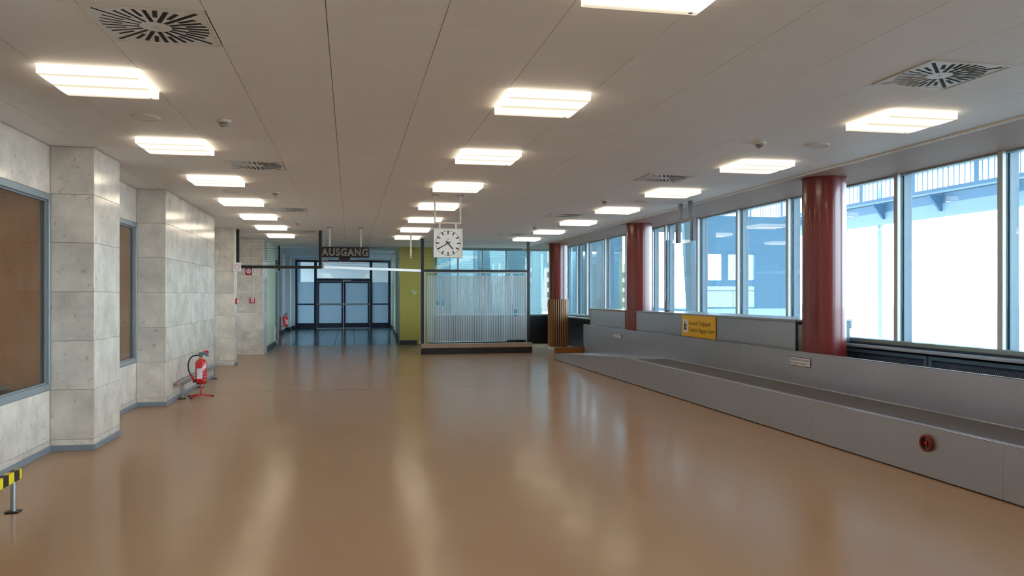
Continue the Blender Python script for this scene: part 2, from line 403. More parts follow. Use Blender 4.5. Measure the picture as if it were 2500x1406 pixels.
# ---- left wall: limestone piers and recesses
wl = struct('wall_left', MB().box(-3.06, -3.034, 4.6, 12.3, 2.64, 2.75).box(-3.32, -3.034, 8.93, 9.85, 0, 3.14).box(-3.32, -3.034, 12.29, 26, 0, 3.14)
            .box(-3.32, -3.034, 4.6, 8.85, 0, .60).box(-3.32, -3.034, 9.85, 12.19, 0, .60).box(-3.32, -3.034, 4.6, 12.3, 2.75, 3.14).box(-3.32, -2.63, YB, 5.0, 0, 3.14), 'stone_core')
COURSES = [0.0, 0.12, 0.63, 1.13, 1.632, 2.135, 2.632, 3.118]
def slab(parent, x0, x1, y0, y1, z0, z1):
    g = 0.0015
    if abs(x1 - x0) < 0.05: mb = MB().rbox(x0, x1, y0 + g, y1 - g, z0 + g, z1 - g, 0.0015)
    else: mb = MB().rbox(x0 + g, x1 - g, y0, y1, z0 + g, z1 - g, 0.0015)
    cx, cy, cz = (x0 + x1) / 2, (y0 + y1) / 2, (z0 + z1) / 2
    mb.v = [(a - cx, b - cy, c - cz) for a, b, c in mb.v]
    part('stone_slab', mb, 'stone', parent, loc=(cx, cy, cz))
def courses(parent, fn, zs):
    for a, b in zip(zs[:-1], zs[1:]): fn(a, b)
T = 0.03
def pier(x_in, x_out, ya, yb, yjoints, vj=None):
    p = part('pier', MB().box(x_in - .05, x_out - T - .001, ya + T + .001, yb - .001, 0, 3.12), 'stone_core', wl)
    for n_, (a, b) in enumerate(zip(COURSES[:-1], COURSES[1:])):
        if vj and n_ % 2 == 1:
            slab(p, x_in, vj, ya, ya + T, a, b); slab(p, vj, x_out, ya, ya + T, a, b)
        else: slab(p, x_in, x_out, ya, ya + T, a, b)
        ys = yjoints(n_)
        for u, v in zip(ys[:-1], ys[1:]): slab(p, x_out - T, x_out, u, v, a, b)
    return p
pier(-3.0, -2.585, 8.92, 9.85, lambda n: [8.95, 9.85])
pier(-3.0, -2.605, 12.27, 16.5, lambda n: [12.30, 13.75, 15.23, 15.96, 16.5] if n >= 5 else ([12.30, 14.2, 16.5] if n % 2 else [12.30, 15.0, 16.5]))
pier(-3.0, -2.57, 19.0, 19.42, lambda n: [19.03, 19.42], vj=-2.9)
pier(-3.0, -2.28, 22.32, 23.3, lambda n: [22.35, 23.3])
for (a, b) in ((5.0, 6.9), (6.9, 8.92), (9.85, 12.27)):
    slab(wl, -3.03, -3.0, a, b, 0.0, 0.115); slab(wl, -3.03, -3.0, a, b, 0.115, 0.63); slab(wl, -3.03, -3.0, a, b, 2.632, 3.118)
for (a, b) in ((16.5, 19.0), (19.42, 22.32)):
    for u, v in zip(COURSES[:-1], COURSES[1:]): slab(wl, -3.03, -3.0, a, b, u, v)
for u, v in zip(COURSES[:-1], COURSES[1:]):
    for y in (-5.4, -3.0, -0.6, 1.8): slab(wl, -2.63, -2.6, y, min(y + 2.4, 5.0), u, v)
    slab(wl, -3.0, -2.6, 4.97, 5.0, u, v)
bb = MB()
def bseg(x0, x1, y0, y1): bb.rbox(x0, x1, y0, y1, 0, 0.062, 0.003)
bseg(-3.0, -2.988, 5.0, 8.91); bseg(-2.585, -2.573, 8.92, 9.85); bseg(-3.0, -2.988, 9.85, 12.26)
bseg(-2.605, -2.593, 12.27, 16.5); bseg(-3.0, -2.59, 12.258, 12.27); bseg(-3.0, -2.57, 8.908, 8.92); bseg(-3.0, -2.988, 16.5, 18.98)
bseg(-2.57, -2.558, 19.0, 19.42); bseg(-3.0, -2.988, 19.42, 22.3)
struct('baseboard_left', bb, 'base_grey')

# windows into the former offices behind the left wall
def left_window(name, ya, yb):
    fr = MB()
    for (a, b, c, d) in ((ya, yb, .635, .70), (ya, yb, 2.56, 2.628), (ya, ya + .05, .70, 2.56), (yb - .05, yb, .70, 2.56)):
        fr.rbox(-3.06, -2.985, a, b, c, d, 0.004)
    wn = struct(name, fr, 'alu_soft')
    part('glass_pane', MB().box(-3.036, -3.030, ya + .05, yb - .05, .70, 2.56), 'glass_dark', wn)
    bead = MB()
    for (a, b, c, d) in ((ya + .05, yb - .05, .70, .715), (ya + .05, yb - .05, 2.545, 2.56), (ya + .05, ya + .065, .715, 2.545), (yb - .065, yb - .05, .715, 2.545)):
        bead.box(-3.03, -3.015, a, b, c, d)
    part('glazing_bead', bead, 'base_grey', wn)
left_window('window_1', 5.05, 8.905)
left_window('window_2', 9.865, 12.255)
# rooms behind
rm = struct('wall_office', MB().box(-6.6, -6.5, 3.0, 14.2, -.1, 3.0).box(-6.6, -3.32, 3.0, 3.1, -.1, 3.0).box(-6.6, -3.32, 14.1, 14.2, -.1, 3.0), 'plaster')
struct('floor_office', MB().box(-6.6, -3.32, 3.0, 14.2, -.2, 0.0), 'wood_dark')
struct('ceiling_office', MB().box(-6.6, -3.32, 3.0, 14.2, 2.75, 2.9), 'plaster')
pw = tag(part('wood_partition', MB().rbox(-3.52, -3.07, 8.86, 8.925, 0.0, 2.74, .004), 'wood'), 'oak veneered panel standing behind the near office window', 'panel')
pw2 = tag(part('wood_partition', MB().rbox(-3.70, -3.07, 12.2, 12.285, 0, 2.74, .004), 'wood'), 'oak veneered panel behind the window between the stone piers', 'panel')
dk = thing('desk', 'dark low desk inside the office behind the glass', 'desk', (-3.75, 7.6, 0))
part('desk_top', MB().rbox(-.40, .40, -1.2, 1.25, .66, .70, .004), 'belt', dk)
for sx in (-.36, .32):
    for sy in (-1.15, 1.16): part('leg', MB().box(sx, sx + .04, sy, sy + .04, 0, .66), 'black', dk)
lb = thing('office_fill_lamp', 'added unseen fill lamp on the office ceiling behind the glass', 'lamp', (-4.2, 7.6, 2.75))  # added lamp, brightens the oak panel behind the near office window
part('lamp_base', MB().lathe([(.32, 0), (.32, -.03), (.30, -.035)], n=24), 'white', lb, True)
part('lamp_globe', MB().lathe([(.30, -.035), (.31, -.07), (.24, -.12), (.08, -.15)], n=24), 'lamp', lb, True)
lb2 = copy_tree(lb, (-4.2, 11.2, 2.75), 'added unseen fill lamp on the office ceiling behind the window between piers')  # second added lamp, for the panel between the piers

# ---- right wall, glazing
struct('wall_right', MB().box(WX + .02, WX + .25, YB, 26.1, -.2, .97), 'dark_frame')
struct('wall_fascia', MB().box(WX + .06, WX + .25, YB, 26.1, 3.14, 3.7), 'plaster')
MUL = [v * WX / 6.7 for v in (-3.5, -1.9, -0.27, 0.61, 2.25, 3.88, 4.62, 5.5, 7.13, 8.75, 10.38, 11.26, 12.9, 14.53, 16.15, 17.03, 18.67, 20.3, 22.0)] + [23.2, 24.5, 25.75]
MUL = [v for v in MUL]
w3 = struct('window_3', MB().rbox(WX - .10, WX + .08, YB, YE, .975, 1.025, .004).box(WX - .03, WX + .05, YB, YE, 3.09, 3.112), 'sillgreen')
def mullion(y, wide=False):
    q = 0.05 if wide else 0.0
    mm = part('mullion', MB().rbox(WX - .085, WX - .04, y - .036 - q, y + .036 + q, 1.025, 3.112, .004), 'mullion_grey', w3)
    part('glazing_gasket', MB().box(WX - .04, WX - .005, y - .012, y + .012, 1.025, 3.112), 'black', mm)
    part('outer_fin', MB().rbox(WX + .012, WX + .13, y - .03, y + .03, .99, 3.14, .004), 'fin_teal', mm)
for i, y in enumerate(MUL): mullion(y, abs(y - 22.2) < .15)
ys = [YB] + MUL + [YE]
for a, b in zip(ys[:-1], ys[1:]):
    part('glass_pane', MB().box(WX - .003, WX + .003, a + .014, b - .014, 1.025, 3.10), 'glass_teal' if a > 22.0 else 'glass', w3)

# ---- back wall (behind the camera)
struct('wall_back', MB().box(-3.3, 7.0, YB - .2, YB, -.2, 3.3), 'plaster')

# ---- end wall: olive corner, glazed end bay
struct('wall_end', MB().box(1.56, 2.62, YE, YE + .12, 0, 3.14).box(1.56, 1.70, YE + .12, 26.6, 0, 3.34), 'olive')
struct('baseboard_end', MB().rbox(1.555, 2.12, YE - .012, YE, 0, .14, .003), 'base_dark')
struct('wall_parapet', MB().box(2.62, 7.0, YE, YE + .25, 0, .92), 'dark_frame')
w4f = MB().rbox(2.62, 6.7, YE - .06, YE + .27, .92, .965, .004).box(2.62, 6.7, YE + .02, YE + .08, 3.06, 3.14).box(2.62, 2.68, YE + .02, YE + .08, .96, 3.06).box(6.66, 6.74, YE - .02, YE + .08, .96, 3.12)
w4 = struct('window_4', w4f, 'sillgreen')
xs4 = [2.65, 3.45, 4.25, 5.05, 5.85, 6.68]
for x in xs4[1:-1]: part('mullion', MB().rbox(x - .025, x + .025, YE + .01, YE + .09, .965, 3.06, .004), 'alu_soft', w4)
for a, b in zip(xs4[:-1], xs4[1:]): part('glass_pane', MB().box(a + .026, b - .026, YE + .047, YE + .053, .965, 3.06), 'glass_teal', w4)

# ---- exit passage
PY0, PY1, PZ = 26.0, 39.5, 3.32
fp = struct('floor_passage', MB().box(-3.4, 2.4, PY0, 40.0, -.2, -.012), 'grout')
st = 0.65
tl = MB().rbox(-st / 2 + .006, st / 2 - .006, -st / 2 + .006, st / 2 - .006, -.012, 0, .002).mesh('floor_tile', 'slate')
nx = int(5.2 / st); 
for i in range(nx + 1):
    for k in range(int((PY1 - PY0) / st) + 1):
        x = -3.1 + st / 2 + i * st
        if x - st / 2 > 2.1: continue
        link('floor_tile', tl, fp, (x, PY0 + st / 2 + k * st, 0))
struct('ceiling_passage', MB().box(-3.4, 2.6, 25.95, 39.5, PZ, PZ + .15).box(-3.4, 2.6, 25.95, 26.0, 3.14, PZ), 'plaster')
wpl = struct('wall_passage_left', MB().box(-2.55, -2.30, 23.3, 26.0, 0, 3.12).box(-2.75, -2.42, 26.0, 28.8, 0, PZ).box(-3.4, -3.1, 28.8, 39.5, 0, PZ)
             .box(-3.1, -2.74, 34.0, 35.6, 0, PZ).box(-3.1, -2.64, 37.0, 37.9, 0, PZ).box(-3.1, -2.57, 38.8, 39.4, 0, PZ), 'plaster')
part('painted_face', MB().box(-2.30, -2.296, 23.31, 25.99, 0, 3.118), 'palegreen', wpl)
bl = MB().rbox(-2.296, -2.27, 23.31, 26.0, 0, .16, .004).rbox(-2.42, -2.40, 27.75, 28.8, 0, .13, .003)
for (x, a, b) in ((-2.74, 34.0, 35.6), (-2.64, 37.0, 37.9), (-2.57, 38.8, 39.4)): bl.rbox(x - .3, x + .012, a - .012, b + .012, 0, .15, .003)
struct('baseboard_passage', bl, 'base_dark')
d2 = struct('door_2', MB().rbox(-2.42, -2.39, 26.05, 27.70, .10, 2.35, .004), 'teal_door')
part('door_handle', MB().tube([(-2.39, 27.55, 1.05), (-2.345, 27.55, 1.05), (-2.345, 27.40, 1.05)], .011, 8), 'alu', d2, True)
part('kick_plate', MB().rbox(-2.39, -2.386, 26.08, 27.67, .10, .35, .001), 'base_dark', d2)
struct('trim_3', MB().box(-2.42, -2.36, 27.70, 27.80, 0, 2.42).box(-2.42, -2.36, 26.0, 26.05, 0, 2.42).box(-2.42, -2.36, 26.0, 27.80, 2.35, 2.42), 'plaster')
# passage right: low wall, painted piers, windows added to light the left wall
wpr = struct('wall_passage_right', MB().box(2.1, 2.3, 26.6, 39.5, 0, .35).box(2.1, 2.3, 26.6, 39.5, 3.05, PZ), 'plaster')
for (x, a, b) in ((1.60, 26.6, 27.1), (1.66, 28.4, 29.1), (1.72, 30.8, 31.5), (1.80, 33.6, 34.4), (1.90, 36.6, 37.4), (1.94, 38.9, 39.4)):
    pp = part('pier', MB().rbox(x, 2.3, a, b, 0, PZ, .004), 'palegreen', wpr)
    part('skirting', MB().box(x - .012, 2.1, a - .012, b + .012, 0, .16), 'base_dark', pp)
w5 = struct('added_window', MB().rbox(2.12, 2.24, 26.6, 39.4, .35, .40, .003).rbox(2.12, 2.24, 26.6, 39.4, 3.0, 3.05, .003), 'alu_soft')
for (a, b) in ((27.1, 28.4), (29.1, 30.8), (31.5, 33.6), (34.4, 36.6), (37.4, 38.9)):
    part('glass_pane', MB().box(2.17, 2.176, a, b, .40, 3.0), 'glass', w5)

# glazed exit doors
DY = 39.5
dz = 3.29
df = MB()
for (a, b) in ((-2.60, -2.48), (-1.70, -1.57), (.93, 1.06), (1.82, 1.94)): df.rbox(a, b, DY, DY + .10, 0, dz, .005)
df.rbox(-2.48, 1.82, DY, DY + .10, 3.19, dz, .005).rbox(-1.57, .93, DY, DY + .10, 2.27, 2.40, .005)
for (a, b) in ((-2.48, -1.70), (1.06, 1.82)):
    df.rbox(a, b, DY, DY + .10, 0, .24, .005).rbox(a, b, DY, DY + .10, 1.12, 1.19, .005)
w6 = struct('window_6', df, 'navy')
for (a, b, z0, z1, mt) in ((-2.48, -1.70, 2.22, 3.19, 'glass'), (-2.48, -1.70, 1.19, 2.22, 'frost_door'), (-2.48, -1.70, .24, 1.12, 'frost_door'),
                           (1.06, 1.82, 2.22, 3.19, 'glass'), (1.06, 1.82, 1.19, 2.22, 'frost_door'), (1.06, 1.82, .24, 1.12, 'frost_door'), (-1.57, .93, 2.40, 3.19, 'glass')):
    part('glass_pane', MB().box(a, b, DY + .047, DY + .053, z0, z1), mt, w6)
for n_, (a, b) in enumerate(((-1.565, -.325), (-.315, .925))):
    lf = MB()
    lf.rbox(a, a + .085, DY + .02, DY + .08, .01, 2.265, .004).rbox(b - .085, b, DY + .02, DY + .08, .01, 2.265, .004)
    lf.rbox(a + .085, b - .085, DY + .02, DY + .08, .01, .24, .004).rbox(a + .085, b - .085, DY + .02, DY + .08, 2.18, 2.265, .004)
    dl = struct('door_%d' % (3 + n_), lf, 'navy')
    part('glass_pane', MB().box(a + .085, b - .085, DY + .047, DY + .053, .24, 2.18), 'frost_door', dl)
    part('push_bar', MB().rbox(a + .02, b - .02, DY - .035, DY - .015, 1.11, 1.20, .004).box(a + .05, a + .07, DY - .016, DY + .02, 1.13, 1.18).box(b - .07, b - .05, DY - .016, DY + .02, 1.13, 1.18), 'alu_soft', dl)
    if n_: part('door_closer', MB().rbox(a - .05, a + .36, DY - .05, DY + .0, 2.285, 2.33, .004), 'alu_soft', dl)
    else: part('lock_cylinder', MB().lathe([(.02, 0), (.02, -.02)], (b - .04, DY + .02, 1.02), 12, 'y'), 'alu', dl)
# hall beyond the doors, daylit from its open left side
struct('floor_beyond', MB().box(-9, 6.5, 40.0, 52, -.2, 0), 'slate')
struct('ceiling_beyond', MB().box(-9, 6.5, 39.6, 52, 3.6, 3.75).box(-9, 6.5, 39.5, 39.6, 3.3, 3.75), 'plaster')
struct('wall_beyond', MB().box(-9, 6.5, 51.8, 52, -.2, 3.6).box(6.3, 6.5, 40, 52, -.2, 3.6).box(2.0, 6.5, 39.5, 39.7, -.2, 3.6).box(-9, -2.6, 39.5, 39.7, -.2, 3.6), 'plaster')
pc = tag(part('blue_post', MB().rbox(-2.75, -2.45, 41.2, 41.5, 0, 3.58, .01), 'ext_blue'), 'blue painted square post seen through the exit side glass', 'post')

# ================================================================== FITTINGS ON THE CEILING
root = None
names = {0: 'the row along the stone wall', 5: 'the middle row', 10: 'the row beside the windows'}
def make_light():
    t = thing('ceiling_light', 'x', 'ceiling light', (0, 0, 0), 'square ceiling lights')
    a, b = GX / 2 - .004, GY / 2 - .004
    part('housing', MB().box(-a, a, -b, b, .012, .020), 'white', t)
    part('diffuser', MB().rbox(-a, a, -b, b, -.062, .012, .006, 2), 'lamp', t)
    part('retaining_clip', MB().lathe([(.012, -.062), (.012, -.066), (.006, -.067)], (a - .05, b - .04, 0), 12), 'alu', t)
    return t
proto = make_light(); first = True
for k in (0, 5, 10):
    for n_ in range(11):
        jj = 4 * (6 - n_)
        loc = (X0 + (k + .5) * GX, Y0 + (jj + .5) * GY, H)
        lab = 'lit square ceiling light, %s from the exit screen in %s' % (ORD[n_], names[k])
        if first: proto.location = loc; proto['label'] = lab; first = False
        else: copy_tree(proto, loc, lab)
def make_vent():
    t = thing('ceiling_vent', 'x', 'ceiling vent', (0, 0, 0), 'swirl air vents')
    a, b = GX / 2 - .006, GY / 2 - .006
    part('backing', MB().box(-a, a, -b, b, .006, .02), 'slot', t)
    fr = MB(); q = .012
    fr.box(-a, a, -b, -b + q, -.008, .008).box(-a, a, b - q, b, -.008, .008).box(-a, -a + q, -b + q, b - q, -.008, .008).box(a - q, a, -b + q, b - q, -.008, .008)
    part('frame', fr, 'cream', t)
    part('plate', MB().box(-a + q, a - q, -b + q, b - q, -.003, .006), 'white', t)
    n = 32
    sl, bl_ = MB(), MB()
    for i in range(n):
        ang = 2 * math.pi * (i + .0) / n
        r0 = .085 if i % 2 == 0 else .17
        r1 = .37 if i % 8 == 4 else .285
        r1 = min(r1, .285 / max(abs(math.cos(ang)), abs(math.sin(ang))))
        d = Vector((math.cos(ang), math.sin(ang), 0)); p = Vector((-d.y, d.x, 0)); w_ = .0125
        P = [d * r0 - p * w_, d * r1 - p * w_, d * r1 + p * w_, d * r0 + p * w_]
        sl.add([(v.x, v.y, -.0035) for v in P] + [(v.x, v.y, 0) for v in P], [(0, 1, 2, 3), (4, 7, 6, 5), (0, 4, 5, 1), (1, 5, 6, 2), (2, 6, 7, 3), (3, 7, 4, 0)])
        Q = [d * r0 + p * w_, d * r1 + p * w_, d * r1 + p * (w_ + .0015), d * r0 + p * (w_ + .0015)]
        bl_.add([(v.x, v.y, -.006) for v in Q] + [(v.x, v.y, -.002) for v in Q], [(0, 1, 2, 3), (4, 7, 6, 5), (0, 4, 5, 1), (1, 5, 6, 2), (2, 6, 7, 3), (3, 7, 4, 0)])
    part('slot_ring', sl, 'slot', t, stuff=True)
    part('blade_ring', bl_, 'white', t, stuff=True)
    part('hub', MB().lathe([(.01, -.003), (.01, -.007), (.004, -.008)], n=10), 'alu', t)
    return t
vp = make_vent(); first = True
for k, nm in ((1, 'beside the lights along the stone wall'), (9, 'beside the lights near the windows')):
    for n_, jj in enumerate((22, 14, 6, -2)):
        loc = (X0 + (k + .5) * GX, Y0 + (jj + .5) * GY, H)
        lab = 'square swirl ceiling vent %s, %s from the exit screen' % (nm, ORD[n_])
        if first: vp.location = loc; vp['label'] = lab; first = False
        else: copy_tree(vp, loc, lab)
sp = thing('ceiling_speaker', 'x', 'speaker', group='round ceiling speakers')
part('rim', MB().lathe([(.118, 0), (.118, -.006), (.108, -.016), (.098, -.012), (.098, 0)], n=36), 'cream', sp, True)
part('grille', MB().lathe([(.098, -.004), (.098, -.010), (.05, -.014), (.005, -.015)], n=36), 'white', sp, True)
sd = thing('smoke_detector', 'x', 'smoke detector', group='smoke detectors')
part('base', MB().lathe([(.062, 0), (.062, -.018), (.05, -.026)], n=28), 'cream', sd, True)
cg = MB()
for i, (r, z) in enumerate(((.046, -.034), (.040, -.044), (.032, -.054))): cg.lathe([(r, z + .003), (r, z - .002)], n=24)
cg.lathe([(.024, -.060), (.018, -.068), (.006, -.072)], n=20)
part('cage', cg, 'cream', sd, True)
part('chamber', MB().lathe([(.044, -.026), (.036, -.04), (.022, -.058), (.016, -.064)], n=20), 'slot', sd, True)
f1 = f2 = True
for k1, k2, nm in ((0, 1, 'near the stone wall'), (10, 9, 'near the windows')):
    for n_, jj in enumerate((18, 10, 2)):
        l1 = (X0 + (k1 + .5) * GX, Y0 + (jj + .5) * GY, H); l2 = (X0 + (k2 + .5) * GX, l1[1], H)
        a = 'round flush ceiling speaker %s, %s from the exit screen' % (nm, ORD[n_])
        b = 'small conical smoke detector %s, %s from the exit screen' % (nm, ORD[n_])
        if f1: sp.location = l1; sp['label'] = a; sd.location = l2; sd['label'] = b; f1 = False
        else: copy_tree(sp, l1, a); copy_tree(sd, l2, b)

# ---- station clock
ck = thing('station_clock', 'square white station clock with black hands hanging from the ceiling', 'clock', (1.453, 12.1, 2.385))
hw = .219
part('case', MB().rbox(-hw, hw, -.045, .055, -hw, hw, .008), 'alu_soft', ck)
part('rim', MB().rbox(-hw, hw, -.058, -.045, hw - .014, hw, .002).rbox(-hw, hw, -.058, -.045, -hw, -hw + .014, .002).rbox(-hw, -hw + .014, -.058, -.045, -hw + .014, hw - .014, .002).rbox(hw - .014, hw, -.058, -.045, -hw + .014, hw - .014, .002), 'white', ck)
part('dial', MB().box(-hw + .014, hw - .014, -.049, -.045, -hw + .014, hw - .014), 'white', ck)
mk = MB(); mn = MB()
for i in range(60):
    a = 2 * math.pi * i / 60
    d = Vector((math.sin(a), 0, math.cos(a))); p = Vector((math.cos(a), 0, -math.sin(a)))
    big = i % 5 == 0
    r0, r1, w_ = (.135, .193, .0085) if big else (.178, .193, .0032)
    t_ = MB() if big else mn
    P = [d * r0 - p * w_, d * r1 - p * w_, d * r1 + p * w_, d * r0 + p * w_]
    t_.add([(v.x, -.0505, v.z) for v in P] + [(v.x, -.049, v.z) for v in P], [(0, 1, 2, 3), (4, 7, 6, 5), (0, 4, 5, 1), (1, 5, 6, 2), (2, 6, 7, 3), (3, 7, 4, 0)])
    if big: part('hour_mark', t_, 'ink', ck)
part('minute_marks', mn, 'ink', ck, stuff=True)
def hand(name, ang, r0, r1, w_, y):
    d = Vector((math.sin(ang), 0, math.cos(ang))); p = Vector((math.cos(ang), 0, -math.sin(ang)))
    P = [d * r0 - p * w_, d * r1 - p * w_ * .8, d * r1 + p * w_ * .8, d * r0 + p * w_]
    part(name, MB().add([(v.x, y, v.z) for v in P] + [(v.x, y + .002, v.z) for v in P], [(0, 1, 2, 3), (4, 7, 6, 5), (0, 4, 5, 1), (1, 5, 6, 2), (2, 6, 7, 3), (3, 7, 4, 0)]), 'ink', ck)
hand('hour_hand', 2 * math.pi * (4 + 40 / 60) / 12, -.045, .118, .0095, -.0545)
hand('minute_hand', 2 * math.pi * 40 / 60, -.045, .188, .0075, -.057)
part('emblem', MB().prism([(-.005, .064), (.005, .064), (0, .074)], 'y', -.0502, -.049).box(-.02, .02, -.0502, -.049, .054, .058), 'ink', ck)
hg = MB()
zt, zb = H - 2.385, 2.705 - 2.385
hg.rbox(-.206, -.184, -.012, .012, zb, zt, .002).rbox(.184, .206, -.012, .012, zb, zt, .002).rbox(-.206, .206, -.012, .012, zb - .022, zb, .002)
hg.rbox(-.136, -.110, -.012, .012, hw, zb - .022, .002).rbox(.112, .138, -.012, .012, hw, zb - .022, .002)
part('hanger', hg, 'cream', ck)
for x in (-.195, .195): part('ceiling_rose', MB().rbox(x - .055, x + .055, -.03, .03, zt - .012, zt, .003), 'alu_soft', ck)

# ---- AUSGANG sign
sg = thing('exit_sign', 'black hanging AUSGANG sign with neon outline letters and arrow', 'sign', (-.115, 18.4, 2.56))
part('box', MB().rbox(-.545, .545, -.05, .06, -.115, .12, .006), 'black', sg)
tm = text_mesh('AUSGANG', .225, 'tube', outline=.0042, align='CENTER', spacing=1.16)
xs = [v.co.x for v in tm.vertices]; ys_ = [v.co.y for v in tm.vertices]
kx = 1.02 / (max(xs) - min(xs)); ky = .165 / (max(ys_) - min(ys_)); mx_, my_ = (max(xs) + min(xs)) / 2, (max(ys_) + min(ys_)) / 2
for v in tm.vertices: v.co = Vector(((v.co.x - mx_) * kx, -.054 + v.co.z * 0.9, (v.co.y - my_) * ky))
lt = link('neon_letters', tm, sg)
part('transformer_box', MB().rbox(-.13, .12, -.04, .05, -.185, -.115, .004), 'black', sg)
ar = MB(); z0 = -.238; tr = .006
ar.tube([(.49, -.04, z0 + .018), (-.38, -.04, z0 + .018), (-.38, -.04, z0 + .045), (-.50, -.04, z0 - .002), (-.38, -.04, z0 - .055), (-.38, -.04, z0 - .026), (.49, -.04, z0 - .026), (.49, -.04, z0 + .018)], tr, 6)
part('neon_arrow', ar, 'label', sg)
for x in (-.10, .09): part('arrow_support', MB().tube([(x, -.02, -.185), (x, -.04, z0 + .018)], .006, 6), 'alu', sg)
for x in (-.335, .352):
    h_ = part('hanger_rod', MB().rbox(x - .02, x + .02, -.02, .02, .12, H - 2.56, .003), 'cream', sg)
    part('ceiling_rose', MB().rbox(x - .05, x + .05, -.05, .05, H - 2.56 - .014, H - 2.56, .003), 'alu_soft', h_)
# loose hanger strip
hr = thing('hanger_strip', 'bare pale hanger strip with two bolt holes hanging from ceiling', 'bracket', (1.428, 19.3, H))
part('strip', MB().rbox(-.02, .02, -.008, .008, -.63, 0, .002), 'cream', hr)
for z in (-.39, -.59): part('bolt', MB().lathe([(.011, 0), (.011, -.008)], (0, -.008, z), 10, 'y'), 'black', hr)
# empty sign bracket near the windows
br = thing('sign_bracket', 'empty grey metal sign bracket hanging near the windows', 'bracket', (5.40, 12.3, H))
for y in (-.19, .19): part('post', MB().rbox(-.022, .022, y - .045, y + .045, -.27, 0, .003), 'hatch_grey', br)
part('cross_bar', MB().rbox(-.03, .03, -.34, .34, -.31, -.27, .003), 'hatch_grey', br)
for y in (-.30, .30): part('side_channel', MB().rbox(-.03, -.024, y - .04, y + .04, -.65, -.31, .001).rbox(-.03, .035, y - .04, y - .034, -.65, -.31, .001).rbox(-.03, .035, y + .034, y + .04, -.65, -.31, .001), 'hatch_grey', br)

# ================================================================== COLUMNS
CX, CR = 6.03, .27
CYS = [9.36, 16.13, 22.9]
for i, y in enumerate(CYS):
    lab = ['thick oxblood column rising beside the end of the baggage counter', 'oxblood red column standing in the gap between two counters', 'oxblood red column with vertical wooden slats around its lower half'][i]
    c = thing('column', lab, 'column', (CX, y, 0), 'red round columns')
    part('shaft', MB().lathe([(CR, 0), (CR, 3.10)], n=64), 'red_col', c, True)
    part('collar', MB().lathe([(CR + .006, 3.085), (CR + .006, 3.112)], n=64), 'red_col', c, True)
    if i == 2:
        ns = 28
        part('slat_backing', MB().lathe([(CR + .004, .09), (CR + .004, 1.47)], n=48), 'black', c, True)
        sm = MB().rbox(-.006, .026, -.0165, .0165, .10, 1.475, .004).mesh('slat', 'slat_wood')
        for s_ in range(ns):
            a = 2 * math.pi * s_ / ns
            o = link('slat', sm, c, ((CR + .008) * math.cos(a), (CR + .008) * math.sin(a), random.uniform(-.004, .004))); o.rotation_euler = (0, 0, a)
        part('plaster_base', MB().lathe([(CR + .012, 0), (CR + .012, .03), (CR + .006, .085)], n=48), 'white', c, True)

# ================================================================== BAGGAGE CONVEYOR
CV = thing('baggage_conveyor', 'long low steel baggage conveyor with dark rubber belt below the windows', 'conveyor', (4.95, 12.0, 0))
def W(mb):  # world -> local for the conveyor
    mb.v = [(x - 4.95, y - 12.0, z) for x, y, z in mb.v]; return mb
yN, yK, yF = -3.5, 14.1, 19.17
zt = .443
seams = [yN, -1.0, 2.2, 5.3, 7.9, 11.0, yK]
for a, b in zip(seams[:-1], seams[1:]):
    part('front_panel', W(MB().rbox(4.95, 4.972, a + .0012, b - .0012, 0.012, zt, .003)), 'steel', CV)
part('front_panel', W(MB().prism([(yK + .0012, .012), (yF, .012), (yF, .155), (17.0, .285), (15.3, .375), (yK + .0012, zt)], 'x', 4.95, 4.972)), 'steel', CV)
part('plinth', W(MB().box(4.975, 5.75, yN, yF - .05, 0, .013)), 'black', CV)
part('top_lip', W(MB().rbox(4.948, 5.02, yN, yK + .2, zt, zt + .008, .003)), 'steel2', CV)
part('belt', W(MB().rbox(5.035, 5.70, yN, 13.75, .405, .425, .008)), 'belt', CV)
part('belt_bed', W(MB().box(4.98, 5.70, yN, 13.9, .10, .40)), 'black', CV)
part('rear_lip', W(MB().rbox(5.698, 5.716, yN, 14.0, .42, .438, .003)), 'alu', CV)
part('ramp_plate', W(MB().prism([(13.76, .432), (14.1, .437), (15.3, .372), (17.0, .282), (yF, .152), (yF, .142), (17.0, .27), (15.3, .36), (14.1, .425), (13.76, .42)], 'x', 4.972, 5.715)), 'steel2', CV)
bseams = [yN, -.5, 2.4, 5.35, 7.9, 11.0, 14.6]
for a, b in zip(bseams[:-1], bseams[1:]):
    part('back_panel', W(MB().rbox(5.716, 5.738, a + .001, b - .001, .40, .862, .003)), 'steel2', CV)
part('back_panel', W(MB().prism([(14.601, .38), (16.5, .28), (18.8, .15), (19.05, .22), (19.2, .36), (19.22, .50), (19.22, .855), (14.601, .862)], 'x', 5.716, 5.738)), 'steel2', CV)
part('back_rim', W(MB().rbox(5.714, 5.742, yN, 19.2, .862, .868, .002)), 'alu', CV)
part('end_board', W(MB().rbox(4.96, 5.72, 19.18, 19.21, 0.0, .30, .004)), 'orange_board', CV)
# red hand wheel
hwb = (4.95, 6.114, .307)
q = part('hand_wheel', W(MB().lathe([(.074, 0), (.074, -.034), (.066, -.042), (.052, -.040), (.050, -.018), (.050, 0)], hwb, 36, 'x')), 'red_dull', CV, True, label='red emergency wheel with dark recess')
part('wheel_recess', W(MB().lathe([(.050, -.004), (.050, -.012)], hwb, 30, 'x')), 'rubber', q, True)
part('wheel_button', W(MB().lathe([(.015, -.010), (.015, -.034), (.010, -.038)], hwb, 18, 'x')), 'red', q, True)
part('wheel_spoke', W(MB().box(4.925, 4.938, 6.110, 6.118, .322, .356).box(4.925, 4.938, 6.110, 6.118, .258, .292)), 'alu', q)

